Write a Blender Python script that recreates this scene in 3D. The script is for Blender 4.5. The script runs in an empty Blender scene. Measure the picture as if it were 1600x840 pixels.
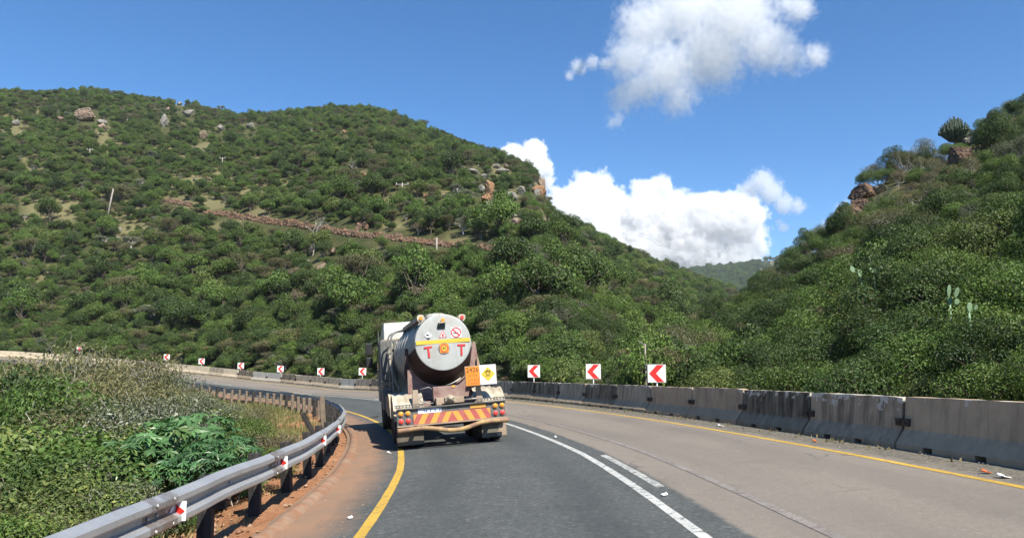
import bpy, bmesh, math, random
import numpy as np
from mathutils import Vector, Matrix, noise as mnoise

SC = bpy.context.scene
COL = SC.collection
rnd = random.Random(7)
RAD = math.radians

# ------------------------------------------------------------------ scene, camera
CAM_H = 1.65
PITCH = RAD(7.77)
FPX = 1209.0
cam_d = bpy.data.cameras.new('camera')
cam = bpy.data.objects.new('camera', cam_d)
COL.objects.link(cam)
cam.location = (0, 0, CAM_H)
cam.rotation_euler = (RAD(90) + PITCH, 0, 0)
cam_d.sensor_width = 36
cam_d.lens = 36 * FPX / 1600
cam_d.clip_start = 0.1
cam_d.clip_end = 60000
SC.camera = cam

def ray(px, py):
    a = 420 - py
    return np.array([px - 800.0, FPX * math.cos(PITCH) - a * math.sin(PITCH), FPX * math.sin(PITCH) + a * math.cos(PITCH)])

def proj(x, y, z):
    dz = z - CAM_H
    dep = y * math.cos(PITCH) + dz * math.sin(PITCH)
    up = -y * math.sin(PITCH) + dz * math.cos(PITCH)
    dep = np.maximum(dep, 1e-3)
    return 800 + FPX * x / dep, 420 - FPX * up / dep, dep

def at(px, py, D):
    d = ray(px, py)
    d = d / math.hypot(d[0], d[1]) * D
    return np.array([d[0], d[1], CAM_H + d[2]])

# ------------------------------------------------------------------ sun and sky
SUN_EL, SUN_AZ = RAD(50), RAD(147)
sdir = Vector((math.sin(SUN_AZ) * math.cos(SUN_EL), math.cos(SUN_AZ) * math.cos(SUN_EL), math.sin(SUN_EL)))
sl = bpy.data.lights.new('sun', 'SUN')
sl.energy = 5.0
sl.angle = RAD(0.5)
sl.color = (1.0, 0.94, 0.83)
so = bpy.data.objects.new('sun', sl)
COL.objects.link(so)
so.rotation_euler = sdir.to_track_quat('Z', 'Y').to_euler()
world = bpy.data.worlds.new('World')
SC.world = world
world.use_nodes = True
wnt = world.node_tree
wnt.nodes.clear()
wo = wnt.nodes.new('ShaderNodeOutputWorld')
wb = wnt.nodes.new('ShaderNodeBackground')
sky = wnt.nodes.new('ShaderNodeTexSky')
sky.sky_type = 'NISHITA'
sky.sun_disc = False
sky.sun_elevation = SUN_EL
sky.sun_rotation = SUN_AZ
sky.altitude = 900
sky.air_density = 0.9
sky.dust_density = 0.0
sky.ozone_density = 4.0
wb.inputs['Strength'].default_value = 0.108
hs = wnt.nodes.new('ShaderNodeHueSaturation')
hs.inputs['Saturation'].default_value = 1.22
wnt.links.new(sky.outputs[0], hs.inputs['Color'])
wnt.links.new(hs.outputs[0], wb.inputs['Color'])
wnt.links.new(wb.outputs[0], wo.inputs['Surface'])

SC.render.engine = 'CYCLES'
cy = SC.cycles
cy.max_bounces = 7
cy.diffuse_bounces = 2
cy.glossy_bounces = 2
cy.transmission_bounces = 3
cy.transparent_max_bounces = 6
cy.volume_bounces = 6
cy.use_denoising = True
cy.use_adaptive_sampling = True
cy.adaptive_threshold = 0.02
cy.caustics_reflective = False
cy.caustics_refractive = False
cy.sample_clamp_indirect = 6
SC.view_settings.view_transform = 'Standard'
SC.view_settings.look = 'None'
SC.view_settings.gamma = 1
SC.view_settings.exposure = 0.8

# ------------------------------------------------------------------ tagging
def tag(o, label=None, cat=None, group=None, kind=None):
    if label: o['label'] = label
    if cat: o['category'] = cat
    if group: o['group'] = group
    if kind: o['kind'] = kind
    return o

def link(o, parent=None):
    COL.objects.link(o)
    if parent is not None: o.parent = parent
    return o

def empty(name, loc=(0, 0, 0), label=None, cat=None, group=None, mat4=None):
    o = bpy.data.objects.new(name, None)
    o.empty_display_size = 0.2
    COL.objects.link(o)
    if mat4 is not None: o.matrix_world = mat4
    else: o.location = loc
    return tag(o, label, cat, group)

def copy_tree(o, parent=None):
    c = o.copy()
    COL.objects.link(c)
    c.parent = parent
    for ch in list(o.children):
        copy_tree(ch, c)
    return c

# ------------------------------------------------------------------ node helpers
def nn(nt, typ, inputs=None, **props):
    n = nt.nodes.new(typ)
    for k, v in props.items(): setattr(n, k, v)
    for k, v in (inputs or {}).items():
        s = n.inputs[k]
        if isinstance(v, bpy.types.NodeSocket): nt.links.new(v, s)
        else: s.default_value = v
    return n

def new_mat(name):
    m = bpy.data.materials.new(name)
    m.use_nodes = True
    nt = m.node_tree
    return m, nt, nt.nodes['Principled BSDF']

def c4(c): return (c[0], c[1], c[2], 1.0)

def mixc(nt, fac, a, b, mode='MIX'):
    n = nt.nodes.new('ShaderNodeMix')
    n.data_type = 'RGBA'
    n.blend_type = mode
    n.clamp_factor = True
    for sock, v in ((n.inputs[0], fac), (n.inputs[6], a), (n.inputs[7], b)):
        if isinstance(v, bpy.types.NodeSocket): nt.links.new(v, sock)
        elif isinstance(v, (tuple, list)): sock.default_value = c4(v)
        else: sock.default_value = v
    return n.outputs[2]

def mathn(nt, op, a, b=None, c=None, clamp=False):
    n = nt.nodes.new('ShaderNodeMath')
    n.operation = op
    n.use_clamp = clamp
    for i, v in enumerate((a, b, c)):
        if v is None: continue
        if isinstance(v, bpy.types.NodeSocket): nt.links.new(v, n.inputs[i])
        else: n.inputs[i].default_value = v
    return n.outputs[0]

def ramp(nt, v, a, b, lo=0.0, hi=1.0):
    n = nt.nodes.new('ShaderNodeMapRange')
    n.clamp = True
    nt.links.new(v, n.inputs[0])
    n.inputs[1].default_value = a; n.inputs[2].default_value = b
    n.inputs[3].default_value = lo; n.inputs[4].default_value = hi
    return n.outputs[0]

def noise_tex(nt, vec, scale, detail=4, rough=0.55, dist=0.0):
    n = nn(nt, 'ShaderNodeTexNoise', {'Scale': scale, 'Detail': detail, 'Roughness': rough, 'Distortion': dist})
    if vec is not None: nt.links.new(vec, n.inputs['Vector'])
    return n.outputs[0]

def pmat(name, col, rough=0.6, metal=0.0, var=0.18, scale=6.0, dirt=None, dirt_amt=0.0, dirt_scale=2.5, bump=0.0, coord='Object', spec=0.4, streak=None):
    m, nt, b = new_mat(name)
    tc = nn(nt, 'ShaderNodeTexCoord')
    v = tc.outputs[coord]
    n1 = noise_tex(nt, v, scale, 5)
    c = mixc(nt, ramp(nt, n1, .3, .7), tuple(x * (1 - var) for x in col), tuple(min(1, x * (1 + var)) for x in col))
    if dirt is not None:
        n2 = noise_tex(nt, v, dirt_scale, 6, .65)
        c = mixc(nt, ramp(nt, n2, .62 - dirt_amt * .5, .75 - dirt_amt * .3, 0, min(1, .35 + dirt_amt)), c, dirt)
    if streak is not None:
        mp = nn(nt, 'ShaderNodeMapping', {'Vector': v, 'Scale': (streak[1], streak[1], streak[1] * .12)})
        n3 = noise_tex(nt, mp.outputs[0], 1.0, 4, .6)
        c = mixc(nt, ramp(nt, n3, .48, .68, 0, streak[2]), c, streak[0])
    nt.links.new(c, b.inputs['Base Color'])
    b.inputs['Roughness'].default_value = rough
    b.inputs['Metallic'].default_value = metal
    b.inputs['Specular IOR Level'].default_value = spec
    if bump:
        bn = nn(nt, 'ShaderNodeBump', {'Strength': bump, 'Distance': 0.02})
        nt.links.new(noise_tex(nt, v, scale * 3, 6, .65), bn.inputs['Height'])
        nt.links.new(bn.outputs[0], b.inputs['Normal'])
    return m

# ------------------------------------------------------------------ mesh builder
class MB:
    def __init__(s):
        s.v = []; s.f = []; s.m = []; s.sm = []
    def add(s, vs, fs, mi=0, smooth=False):
        o = len(s.v)
        s.v += [tuple(map(float, p)) for p in vs]
        for f in fs:
            s.f.append(tuple(i + o for i in f)); s.m.append(mi); s.sm.append(smooth)
        return s
    def box(s, c, d, mi=0, rot=None):
        cx, cy_, cz = c; x, y, z = d[0] / 2, d[1] / 2, d[2] / 2
        p = [Vector((i * x, j * y, k * z)) for k in (-1, 1) for j in (-1, 1) for i in (-1, 1)]
        if rot is not None:
            p = [rot @ q for q in p]
        p = [(q.x + cx, q.y + cy_, q.z + cz) for q in p]
        return s.add(p, [(0, 2, 3, 1), (4, 5, 7, 6), (0, 1, 5, 4), (2, 6, 7, 3), (0, 4, 6, 2), (1, 3, 7, 5)], mi)
    def tube(s, pts, r, n=8, mi=0, smooth=True, cap=True):
        pts = [Vector(p) for p in pts]
        rs = r if isinstance(r, (list, tuple)) else [r] * len(pts)
        vs, fs = [], []
        ref = None
        for i, p in enumerate(pts):
            d = (pts[min(i + 1, len(pts) - 1)] - pts[max(i - 1, 0)])
            if d.length < 1e-9: d = Vector((0, 0, 1))
            d.normalize()
            if ref is None or abs(ref.dot(d)) > .95:
                ref = Vector((0, 0, 1)) if abs(d.z) < .9 else Vector((1, 0, 0))
            a = d.cross(ref).normalized(); b = d.cross(a).normalized()
            ref = a.cross(d).normalized() if False else ref
            for k in range(n):
                t = 2 * math.pi * k / n
                vs.append(p + (a * math.cos(t) + b * math.sin(t)) * rs[i])
        for i in range(len(pts) - 1):
            for k in range(n):
                k2 = (k + 1) % n
                fs.append((i * n + k, i * n + k2, (i + 1) * n + k2, (i + 1) * n + k))
        s.add(vs, fs, mi, smooth)
        if cap:
            o = len(s.v) - len(vs)
            s.f.append(tuple(o + k for k in range(n))[::-1]); s.m.append(mi); s.sm.append(False)
            e = o + (len(pts) - 1) * n
            s.f.append(tuple(e + k for k in range(n))); s.m.append(mi); s.sm.append(False)
        return s
    def prism(s, poly, origin, ux, uy, depth, mi=0):
        """poly in 2-D, laid on origin + ux*a + uy*b, thickened by the vector depth"""
        O = Vector(origin); X = Vector(ux); Y = Vector(uy); Dp = Vector(depth)
        n = len(poly)
        a = [O + X * p[0] + Y * p[1] for p in poly]
        b = [p + Dp for p in a]
        fs = [tuple(range(n)), tuple(range(2 * n - 1, n - 1, -1))]
        fs += [(i, i + n, (i + 1) % n + n, (i + 1) % n) for i in range(n)]
        return s.add(a + b, fs, mi)
    def lathe(s, prof, origin, axis, n=32, mi=0, smooth=True):
        """prof: list of (radius, distance along axis)"""
        ax = Vector(axis).normalized()
        a = ax.cross(Vector((0, 0, 1)) if abs(ax.z) < .9 else Vector((1, 0, 0))).normalized(); b = ax.cross(a)
        O = Vector(origin)
        vs = []
        for r, h in prof:
            for k in range(n):
                t = 2 * math.pi * k / n
                vs.append(O + ax * h + (a * math.cos(t) + b * math.sin(t)) * max(r, 1e-4))
        fs = []
        for i in range(len(prof) - 1):
            for k in range(n):
                k2 = (k + 1) % n
                fs.append((i * n + k, i * n + k2, (i + 1) * n + k2, (i + 1) * n + k))
        return s.add(vs, fs, mi, smooth)
    def build(s, name, mats, parent=None, bevel=0.0, loc=None, link_it=True):
        me = bpy.data.meshes.new(name)
        me.from_pydata(s.v, [], s.f)
        ms = mats if isinstance(mats, (list, tuple)) else [mats]
        for m in ms: me.materials.append(m)
        me.polygons.foreach_set('material_index', s.m)
        me.polygons.foreach_set('use_smooth', s.sm)
        bm = bmesh.new(); bm.from_mesh(me)
        bmesh.ops.recalc_face_normals(bm, faces=bm.faces)
        if bevel:
            ed = [e for e in bm.edges if len(e.link_faces) == 2 and e.calc_face_angle(0) > RAD(35)]
            bmesh.ops.bevel(bm, geom=ed, offset=bevel, segments=2, profile=.6, affect='EDGES', clamp_overlap=True)
        bm.to_mesh(me); bm.free()
        me.update()
        o = bpy.data.objects.new(name, me)
        if loc is not None: o.location = loc
        if link_it: link(o, parent)
        return o

def np_mesh(name, verts, faces_flat, face_len, mats, mat_idx=None, tint=None, smooth=False):
    """fast mesh from numpy arrays; all faces have face_len corners (or an array of lengths)"""
    me = bpy.data.meshes.new(name)
    nv = len(verts)
    me.vertices.add(nv)
    me.vertices.foreach_set('co', np.asarray(verts, dtype=np.float32).ravel())
    fl = np.asarray(faces_flat, dtype=np.int32).ravel()
    if np.isscalar(face_len):
        nf = len(fl) // face_len
        starts = np.arange(nf, dtype=np.int32) * face_len
    else:
        face_len = np.asarray(face_len, dtype=np.int32); nf = len(face_len)
        starts = np.concatenate([[0], np.cumsum(face_len)[:-1]]).astype(np.int32)
    me.loops.add(len(fl)); me.loops.foreach_set('vertex_index', fl)
    me.polygons.add(nf); me.polygons.foreach_set('loop_start', starts)
    for m in mats: me.materials.append(m)
    if mat_idx is not None: me.polygons.foreach_set('material_index', np.asarray(mat_idx, dtype=np.int32))
    me.polygons.foreach_set('use_smooth', np.full(nf, smooth))
    if tint is not None:
        at_ = me.attributes.new('tint', 'FLOAT', 'POINT')
        at_.data.foreach_set('value', np.asarray(tint, dtype=np.float32))
    me.update(calc_edges=True)
    me.validate()
    return me
# ------------------------------------------------------------------ road geometry (a circular bend about CX, CY)
CX, CY = -99.8, 0.5
R_BAR, R_YR, R_YL, R_CEN, R_SEAM, R_KERB, R_RAIL = 106.5, 105.65, 98.85, 102.2, 102.6, 97.8, 97.42
ZO_P = [-40, 36, 40.8, 45.2, 48, 54, 56.2, 64.7, 70.2, 100, 140]
ZO_V = [.5, .5, .80, 1.09, 1.36, 1.98, 2.19, 3.2, 3.78, 6.6, 9]
def zroad(phi, R):
    """phi in degrees; super-elevated 7 % towards the outside of the bend"""
    return np.interp(phi, ZO_P, ZO_V) + .07 * (R - R_BAR)
def pol(phi, R):
    p = np.radians(phi)
    return CX + R * np.cos(p), CY + R * np.sin(p)
def dR(phi):
    return np.interp(phi, [2, 4.5, 8, 13], [-.5, -.36, -.1, .06])
def road_pt(phi, R, dz=0.0):
    x, y = pol(phi, R)
    return Vector((float(x), float(y), float(zroad(phi, R)) + dz))
def polar_of(x, y):
    return np.degrees(np.arctan2(y - CY, x - CX)), np.hypot(x - CX, y - CY)

# ------------------------------------------------------------------ terrain height
def sky_table(pts, r):
    out = []
    for i, (px, py) in enumerate(pts):
        d = ray(px, py); h = math.hypot(d[0], d[1])
        out.append((math.degrees(math.atan2(d[0], d[1])), d[2] / h, r[i] if isinstance(r, (list, tuple)) else r))
    return np.array(out)
TL = sky_table([(-700, 300), (-300, 175), (0, 147), (70, 147), (150, 146), (250, 164), (300, 174), (385, 184), (450, 182), (510, 176), (570, 174), (620, 190), (680, 217),
                (760, 243), (800, 258), (835, 275), (848, 297), (862, 340), (885, 358), (960, 388), (1020, 418), (1060, 432), (1110, 452), (1200, 480), (1400, 520), (2200, 560)],
               [380, 380, 400, 400, 400, 400, 400, 410, 410, 400, 390, 390, 380, 370, 365, 360, 358, 358, 365, 390, 420, 440, 470, 500, 500, 500])
TR = sky_table([(940, 640), (1020, 590), (1080, 550), (1130, 515), (1180, 475), (1225, 448), (1252, 412), (1290, 385), (1310, 368), (1322, 335), (1340, 312), (1365, 303), (1400, 280), (1440, 268), (1472, 252), (1490, 232), (1525, 212), (1560, 200), (1600, 180), (1750, 130), (2300, 60), (3800, 40)],
               [30, 40, 60, 85, 100, 105, 105, 100, 95, 93, 94, 98, 104, 107, 107, 107, 110, 112, 112, 110, 100, 80])
TF = sky_table([(900, 470), (1000, 440), (1060, 428), (1100, 420), (1140, 417), (1180, 411), (1215, 404), (1250, 402), (1300, 395), (1400, 400), (1700, 470)], 1500)

NG = np.random.default_rng(3)
_tab = NG.random((64, 64))
def vnoise(x, y):
    xi = np.floor(x).astype(int); yi = np.floor(y).astype(int)
    fx = x - xi; fy = y - yi
    fx = fx * fx * (3 - 2 * fx); fy = fy * fy * (3 - 2 * fy)
    a = _tab[xi % 64, yi % 64]; b = _tab[(xi + 1) % 64, yi % 64]; c = _tab[xi % 64, (yi + 1) % 64]; d = _tab[(xi + 1) % 64, (yi + 1) % 64]
    return (a * (1 - fx) + b * fx) * (1 - fy) + (c * (1 - fx) + d * fx) * fy
def fbm(x, y, o=4):
    s = 0; a = .5; t = 0
    for i in range(o):
        s = s + a * vnoise(x * 2 ** i + 17 * i, y * 2 ** i + 5 * i); t += a; a *= .5
    return s / t

def height(x, y):
    x = np.asarray(x, dtype=float); y = np.asarray(y, dtype=float)
    phi, R = polar_of(x, y)
    az = np.degrees(np.arctan2(x, y)); r = np.hypot(x, y)
    # distance along this bearing to the far side of the barrier
    sx, sy = np.sin(np.radians(az)), np.cos(np.radians(az))
    b = -(sx * CX + sy * CY)
    disc = b * b - (CX * CX + CY * CY - 108.0 ** 2)
    r0 = -b + np.sqrt(np.maximum(disc, 0))
    p0, _ = polar_of(sx * r0, sy * r0)
    zb = zroad(p0, 106.5) - .35
    # far slope on the left
    elL = np.interp(az, TL[:, 0], TL[:, 1]); rL = np.interp(az, TL[:, 0], TL[:, 2])
    r0L = np.maximum(r0, np.interp(az, [0, 8, 14], [0, 55, 75]))
    zbL = zb - np.clip((r0L - r0) * .05, 0, 2.5)
    zr = CAM_H + rL * elL
    t = np.clip((r - r0L) / (rL - r0L), 0, 1)
    zl = zbL + (zr - zbL) * (t * (1 + .22 * (1 - t)))
    over = np.maximum(r - rL, 0)
    zl = zl - over * .12 - over ** 2 * .0004
    zl = np.maximum(zl, -30)
    zl = np.where(r < r0L, np.minimum(zb, zbL + .0), zl)
    # near slope on the right
    elR = np.interp(az, TR[:, 0], TR[:, 1]); rR = np.interp(az, TR[:, 0], TR[:, 2])
    zrr = CAM_H + rR * elR
    tr = np.clip((r - r0) / np.maximum(rR - r0, 1), 0, 1)
    zR = zb + (zrr - zb) * (tr * (.8 + .2 * tr)) - np.maximum(r - rR, 0) * .35
    zR = np.where(az < TR[0, 0], -40, zR)
    zR = zb + (zR - zb) * np.where(zR > zb, np.clip((112 - az) / 45, 0, 1), 1)
    elF = np.interp(az, TF[:, 0], TF[:, 1])
    zF = (CAM_H + 1500 * elF) * np.clip(1 - np.abs(r - 1500) / 900, -.1, 1)
    zo = np.maximum(np.maximum(zl, zR), zF)
    amp = np.clip((r - r0 - 3) * .03, 0, 5)
    zo = zo + (fbm(x / 31 + 9, y / 31 + 3) - .5) * amp * 1.3 + (fbm(x / 9 + 2, y / 9 + 7, 3) - .5) * np.minimum(amp, 1.6)
    # inside of the bend: a bank down to a bushy hollow
    dI = np.maximum(97.0 - R, 0)
    zi0 = zroad(phi, 97.0) - .12
    g = np.interp(phi, [8, 16], [.9, 4.5])
    sl1 = np.interp(phi, [8, 16], [.12, .14])
    zi = zi0 - sl1 * np.minimum(dI, g) - .62 * np.clip(dI - g, 0, 9) - .08 * np.clip(dI - g - 9, 0, 60)
    zi = zi + (fbm(x / 3.1, y / 3.1, 3) - .5) * np.minimum(dI * .25, .7)
    z = np.where(R < 97.0, zi, zroad(phi, np.minimum(R, 108.0)) - .3)
    w = np.clip((R - 107.2) / 1.6, 0, 1)
    z = np.where(R > 107.2, z * (1 - w) + zo * w, z)
    return z

def ray_hit(px, py, tmin=8.0, tmax=900.0):
    d = ray(px, py); d = d / math.hypot(d[0], d[1])
    t = np.concatenate([np.arange(tmin, 150, .25), np.arange(150, tmax, .8)])
    z = CAM_H + d[2] * t
    h = height(d[0] * t, d[1] * t)
    k = np.nonzero(h > z)[0]
    if len(k) == 0: return None
    tt = t[k[0]]
    return np.array([d[0] * tt, d[1] * tt, float(h[k[0]])])

# patches where the scrub opens up and pale dry grass or rock shows: (px, py, rx, ry)
GRASS_PATCH = [(75, 330, 34, 22), (95, 345, 18, 14), (205, 362, 30, 16), (290, 280, 26, 14), (400, 308, 30, 18), (440, 292, 16, 10), (700, 415, 20, 9), (745, 438, 40, 12), (690, 438, 22, 8),
               (590, 398, 22, 7), (445, 395, 10, 20), (640, 455, 14, 8), (335, 278, 16, 14), (470, 235, 16, 5), (820, 405, 18, 7), (620, 352, 30, 5), (905, 470, 8, 14), (145, 300, 12, 7)]
ROCKS = [  # px, py (centre), width px, height px, shape seed, tone (0 tan, 1 orange, 2 grey)
    (137, 180, 30, 19, 1, 0), (160, 201, 15, 11, 2, 0), (257, 189, 13, 19, 3, 2), (293, 177, 20, 13, 4, 2), (318, 210, 17, 13, 5, 0), (391, 196, 18, 11, 6, 2), (25, 192, 14, 8, 7, 2), (95, 186, 12, 8, 8, 0),
    (160, 190, 18, 7, 9, 2), (263, 172, 6, 8, 10, 0), (281, 162, 12, 5, 11, 2), (345, 200, 14, 9, 12, 2), (500, 168, 22, 5, 13, 2), (538, 206, 9, 7, 14, 1), (305, 281, 10, 5, 15, 2),
    (763, 296, 15, 22, 16, 1), (760, 312, 18, 12, 17, 1), (768, 320, 20, 9, 18, 2), (752, 296, 12, 12, 19, 2), (800, 306, 18, 14, 20, 2), (812, 297, 12, 12, 21, 2), (843, 300, 18, 26, 22, 1), (846, 288, 12, 18, 23, 0), (838, 305, 10, 14, 24, 2),
    (848, 346, 13, 16, 25, 0), (808, 346, 24, 13, 26, 0), (815, 357, 20, 10, 27, 2), (800, 338, 16, 8, 28, 2), (785, 268, 22, 8, 29, 2), (775, 260, 12, 7, 30, 2), (790, 260, 7, 9, 31, 0), (720, 262, 20, 6, 32, 2), (740, 268, 22, 6, 33, 2), (757, 275, 12, 6, 34, 2),
    (664, 305, 8, 9, 35, 1), (695, 305, 14, 7, 36, 0), (568, 272, 9, 6, 37, 1), (520, 391, 15, 16, 38, 0), (505, 418, 20, 13, 39, 0), (486, 390, 10, 20, 40, 0), (480, 408, 8, 6, 41, 2), (815, 378, 16, 8, 42, 0), (845, 372, 10, 8, 43, 2),
    (900, 473, 15, 15, 44, 0), (930, 478, 18, 9, 45, 0), (942, 490, 20, 14, 46, 2), (904, 533, 14, 9, 47, 1), (872, 415, 16, 9, 48, 0), (1012, 441, 14, 5, 49, 0), (930, 525, 9, 10, 50, 0), (948, 500, 9, 18, 51, 2), (187, 360, 7, 9, 52, 2), (184, 371, 8, 5, 53, 2)]
WALL_PATHS = [[(258, 316), (280, 320), (301, 323)],
              [(318, 334), (345, 337), (372, 341), (400, 345), (430, 350), (460, 353), (490, 358), (520, 363), (545, 367), (570, 370), (600, 372), (640, 377), (680, 382), (720, 386), (755, 389), (785, 391)]]
def wall_y(px):
    a = np.array(WALL_PATHS[0] + WALL_PATHS[1], dtype=float)
    return np.interp(px, a[:, 0], a[:, 1])

# ------------------------------------------------------------------ terrain mesh
def ground_material():
    m, nt, b = new_mat('scrub_ground')
    geo = nn(nt, 'ShaderNodeNewGeometry')
    P = geo.outputs['Position']
    dry = nn(nt, 'ShaderNodeAttribute', attribute_name='dry').outputs['Fac']
    red = nn(nt, 'ShaderNodeAttribute', attribute_name='soil').outputs['Fac']
    n1 = noise_tex(nt, P, .35, 5, .6); n2 = noise_tex(nt, P, 2.2, 5, .65); n3 = noise_tex(nt, P, 9.0, 4, .7)
    c = mixc(nt, ramp(nt, n1, .35, .65), (.035, .05, .018), (.075, .075, .03))
    c = mixc(nt, ramp(nt, n2, .5, .72, 0, .6), c, (.11, .085, .045))
    d = mixc(nt, ramp(nt, n2, .35, .65), (.20, .165, .09), (.13, .135, .06))
    d = mixc(nt, ramp(nt, n3, .55, .7, 0, .5), d, (.09, .10, .04))
    c = mixc(nt, dry, c, d)
    s = mixc(nt, ramp(nt, n2, .35, .65), (.26, .115, .055), (.33, .17, .085))
    s = mixc(nt, ramp(nt, n3, .5, .75, 0, .7), s, (.17, .085, .045))
    c = mixc(nt, red, c, s)
    nt.links.new(c, b.inputs['Base Color'])
    b.inputs['Roughness'].default_value = .95
    b.inputs['Specular IOR Level'].default_value = .1
    bn = nn(nt, 'ShaderNodeBump', {'Strength': .6, 'Distance': .12})
    nt.links.new(n3, bn.inputs['Height']); nt.links.new(bn.outputs[0], b.inputs['Normal'])
    return m
MAT_GROUND = ground_material()

def build_terrain():
    azs = np.concatenate([np.arange(-180, -75, 5.0), np.arange(-75, -42, .8), np.arange(-42, 44, .22), np.arange(44, 75, .8), np.arange(75, 180, 5.0)])
    rs = np.concatenate([np.geomspace(.6, 120, 190), np.geomspace(123, 480, 110), np.geomspace(495, 2300, 60)])
    A, Rr = np.meshgrid(np.radians(azs), rs)
    X = np.sin(A) * Rr; Y = np.cos(A) * Rr
    Z = height(X, Y)
    n_r, n_a = X.shape
    V = np.stack([X, Y, Z], -1).reshape(-1, 3)
    i, j = np.meshgrid(np.arange(n_r - 1), np.arange(n_a), indexing='ij')
    j2 = (j + 1) % n_a
    F = np.stack([i * n_a + j, i * n_a + j2, (i + 1) * n_a + j2, (i + 1) * n_a + j], -1).reshape(-1, 4)
    c0 = len(V)
    V = np.vstack([V, [[0, 0, float(height(0, 0.01))]]])
    tri = np.stack([np.full(n_a, c0), (np.arange(n_a) + 1) % n_a, np.arange(n_a)], -1)
    fl = np.concatenate([F.ravel(), tri.ravel()]); ln = np.concatenate([np.full(len(F), 4), np.full(n_a, 3)])
    me = np_mesh('terrain', V, fl, ln, [MAT_GROUND], smooth=True)
    phi, R = polar_of(V[:, 0], V[:, 1])
    px, py, dep = proj(V[:, 0], V[:, 1], V[:, 2])
    dry = np.zeros(len(V))
    rr = np.hypot(V[:, 0], V[:, 1])
    for gx, gy, rx, ry in GRASS_PATCH:
        q = np.hypot((px - gx) / (rx * 1.25), (py - gy) / (ry * 1.35))
        dry = np.maximum(dry, np.where(rr > 60, np.clip((1.15 - q + 1.1 * (fbm(V[:, 0] / 5, V[:, 1] / 5, 3) - .5)) * 1.6, 0, 1), 0))
    gap = np.clip((fbm(V[:, 0] / 15 + 3, V[:, 1] / 15 + 8, 3) - .555) * 14, 0, .75) * (rr > 90) * (rr < 700)
    dry = np.maximum(dry, gap)
    # dry grassy top of the far hill, and the grass bank inside the rail
    dry = np.maximum(dry, np.where((rr > 1000) & (px > 1175), .75, 0))
    bank = np.clip((R - 91) / 3, 0, 1) * (R < 97.3) * np.clip((phi - 9) / 4, 0, 1) * (phi < 60)
    dry = np.maximum(dry, bank * (.35 + .3 * fbm(V[:, 0] / 2, V[:, 1] / 2)))
    dry = np.where((R > 107) & (R < 109.5), .35, dry)
    soil = np.clip((R - 95.3) / 1.0, 0, 1) * (R < 98.5) * np.interp(phi, [10, 15, 24], [1, .75, .15])
    a = me.attributes.new('dry', 'FLOAT', 'POINT'); a.data.foreach_set('value', dry.astype(np.float32))
    a = me.attributes.new('soil', 'FLOAT', 'POINT'); a.data.foreach_set('value', soil.astype(np.float32))
    o = bpy.data.objects.new('terrain', me); link(o)
    tag(o, 'scrubby hillsides and valley floor around the road', None, None, 'structure')
build_terrain()

# ------------------------------------------------------------------ ribbons along the bend
def ribbon(name, cols, p0, p1, mat, dz=0.0, step=.35, label=None, zfun=None, kind='structure', jit=0.0, skirt=0.0):
    """cols: list of (R, extra z). UV = (R, arc length)"""
    n = int((p1 - p0) / step) + 1
    ph = np.linspace(p0, p1, n)
    cs = [(R, e) for R, e in cols]
    if skirt: cs = [(cs[0][0], cs[0][1] - skirt)] + cs + [(cs[-1][0], cs[-1][1] - skirt)]
    k = len(cs)
    V = np.zeros((n, k, 3)); UV = np.zeros((n, k, 2))
    for j, (R, e) in enumerate(cs):
        Rw = R + dR(ph) * np.interp(R, [95.0, 96.2, 103, 105.5], [0, 1, 1, 0])
        Rj = Rw + (jit * (fbm(ph * 3.1 + j * 7, ph * 0 + j) - .5) if jit else 0)
        x, y = pol(ph, Rj)
        z = zroad(ph, Rj) + dz + e
        if zfun is not None: z = z + zfun(ph, Rj, j)
        V[:, j] = np.stack([x, y, z], -1)
        UV[:, j] = np.stack([np.zeros(n) + R, np.radians(ph) * 102], -1)
    i, j = np.meshgrid(np.arange(n - 1), np.arange(k - 1), indexing='ij')
    F = np.stack([i * k + j, i * k + j + 1, (i + 1) * k + j + 1, (i + 1) * k + j], -1).reshape(-1, 4)
    me = np_mesh(name, V.reshape(-1, 3), F, 4, [mat], smooth=not skirt)
    uv = me.uv_layers.new(name='UVMap')
    li = np.zeros(len(me.loops), dtype=np.int32); me.loops.foreach_get('vertex_index', li)
    uv.data.foreach_set('uv', UV.reshape(-1, 2)[li].astype(np.float32).ravel())
    o = bpy.data.objects.new(name, me); link(o)
    return tag(o, label, None, None, kind)

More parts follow.
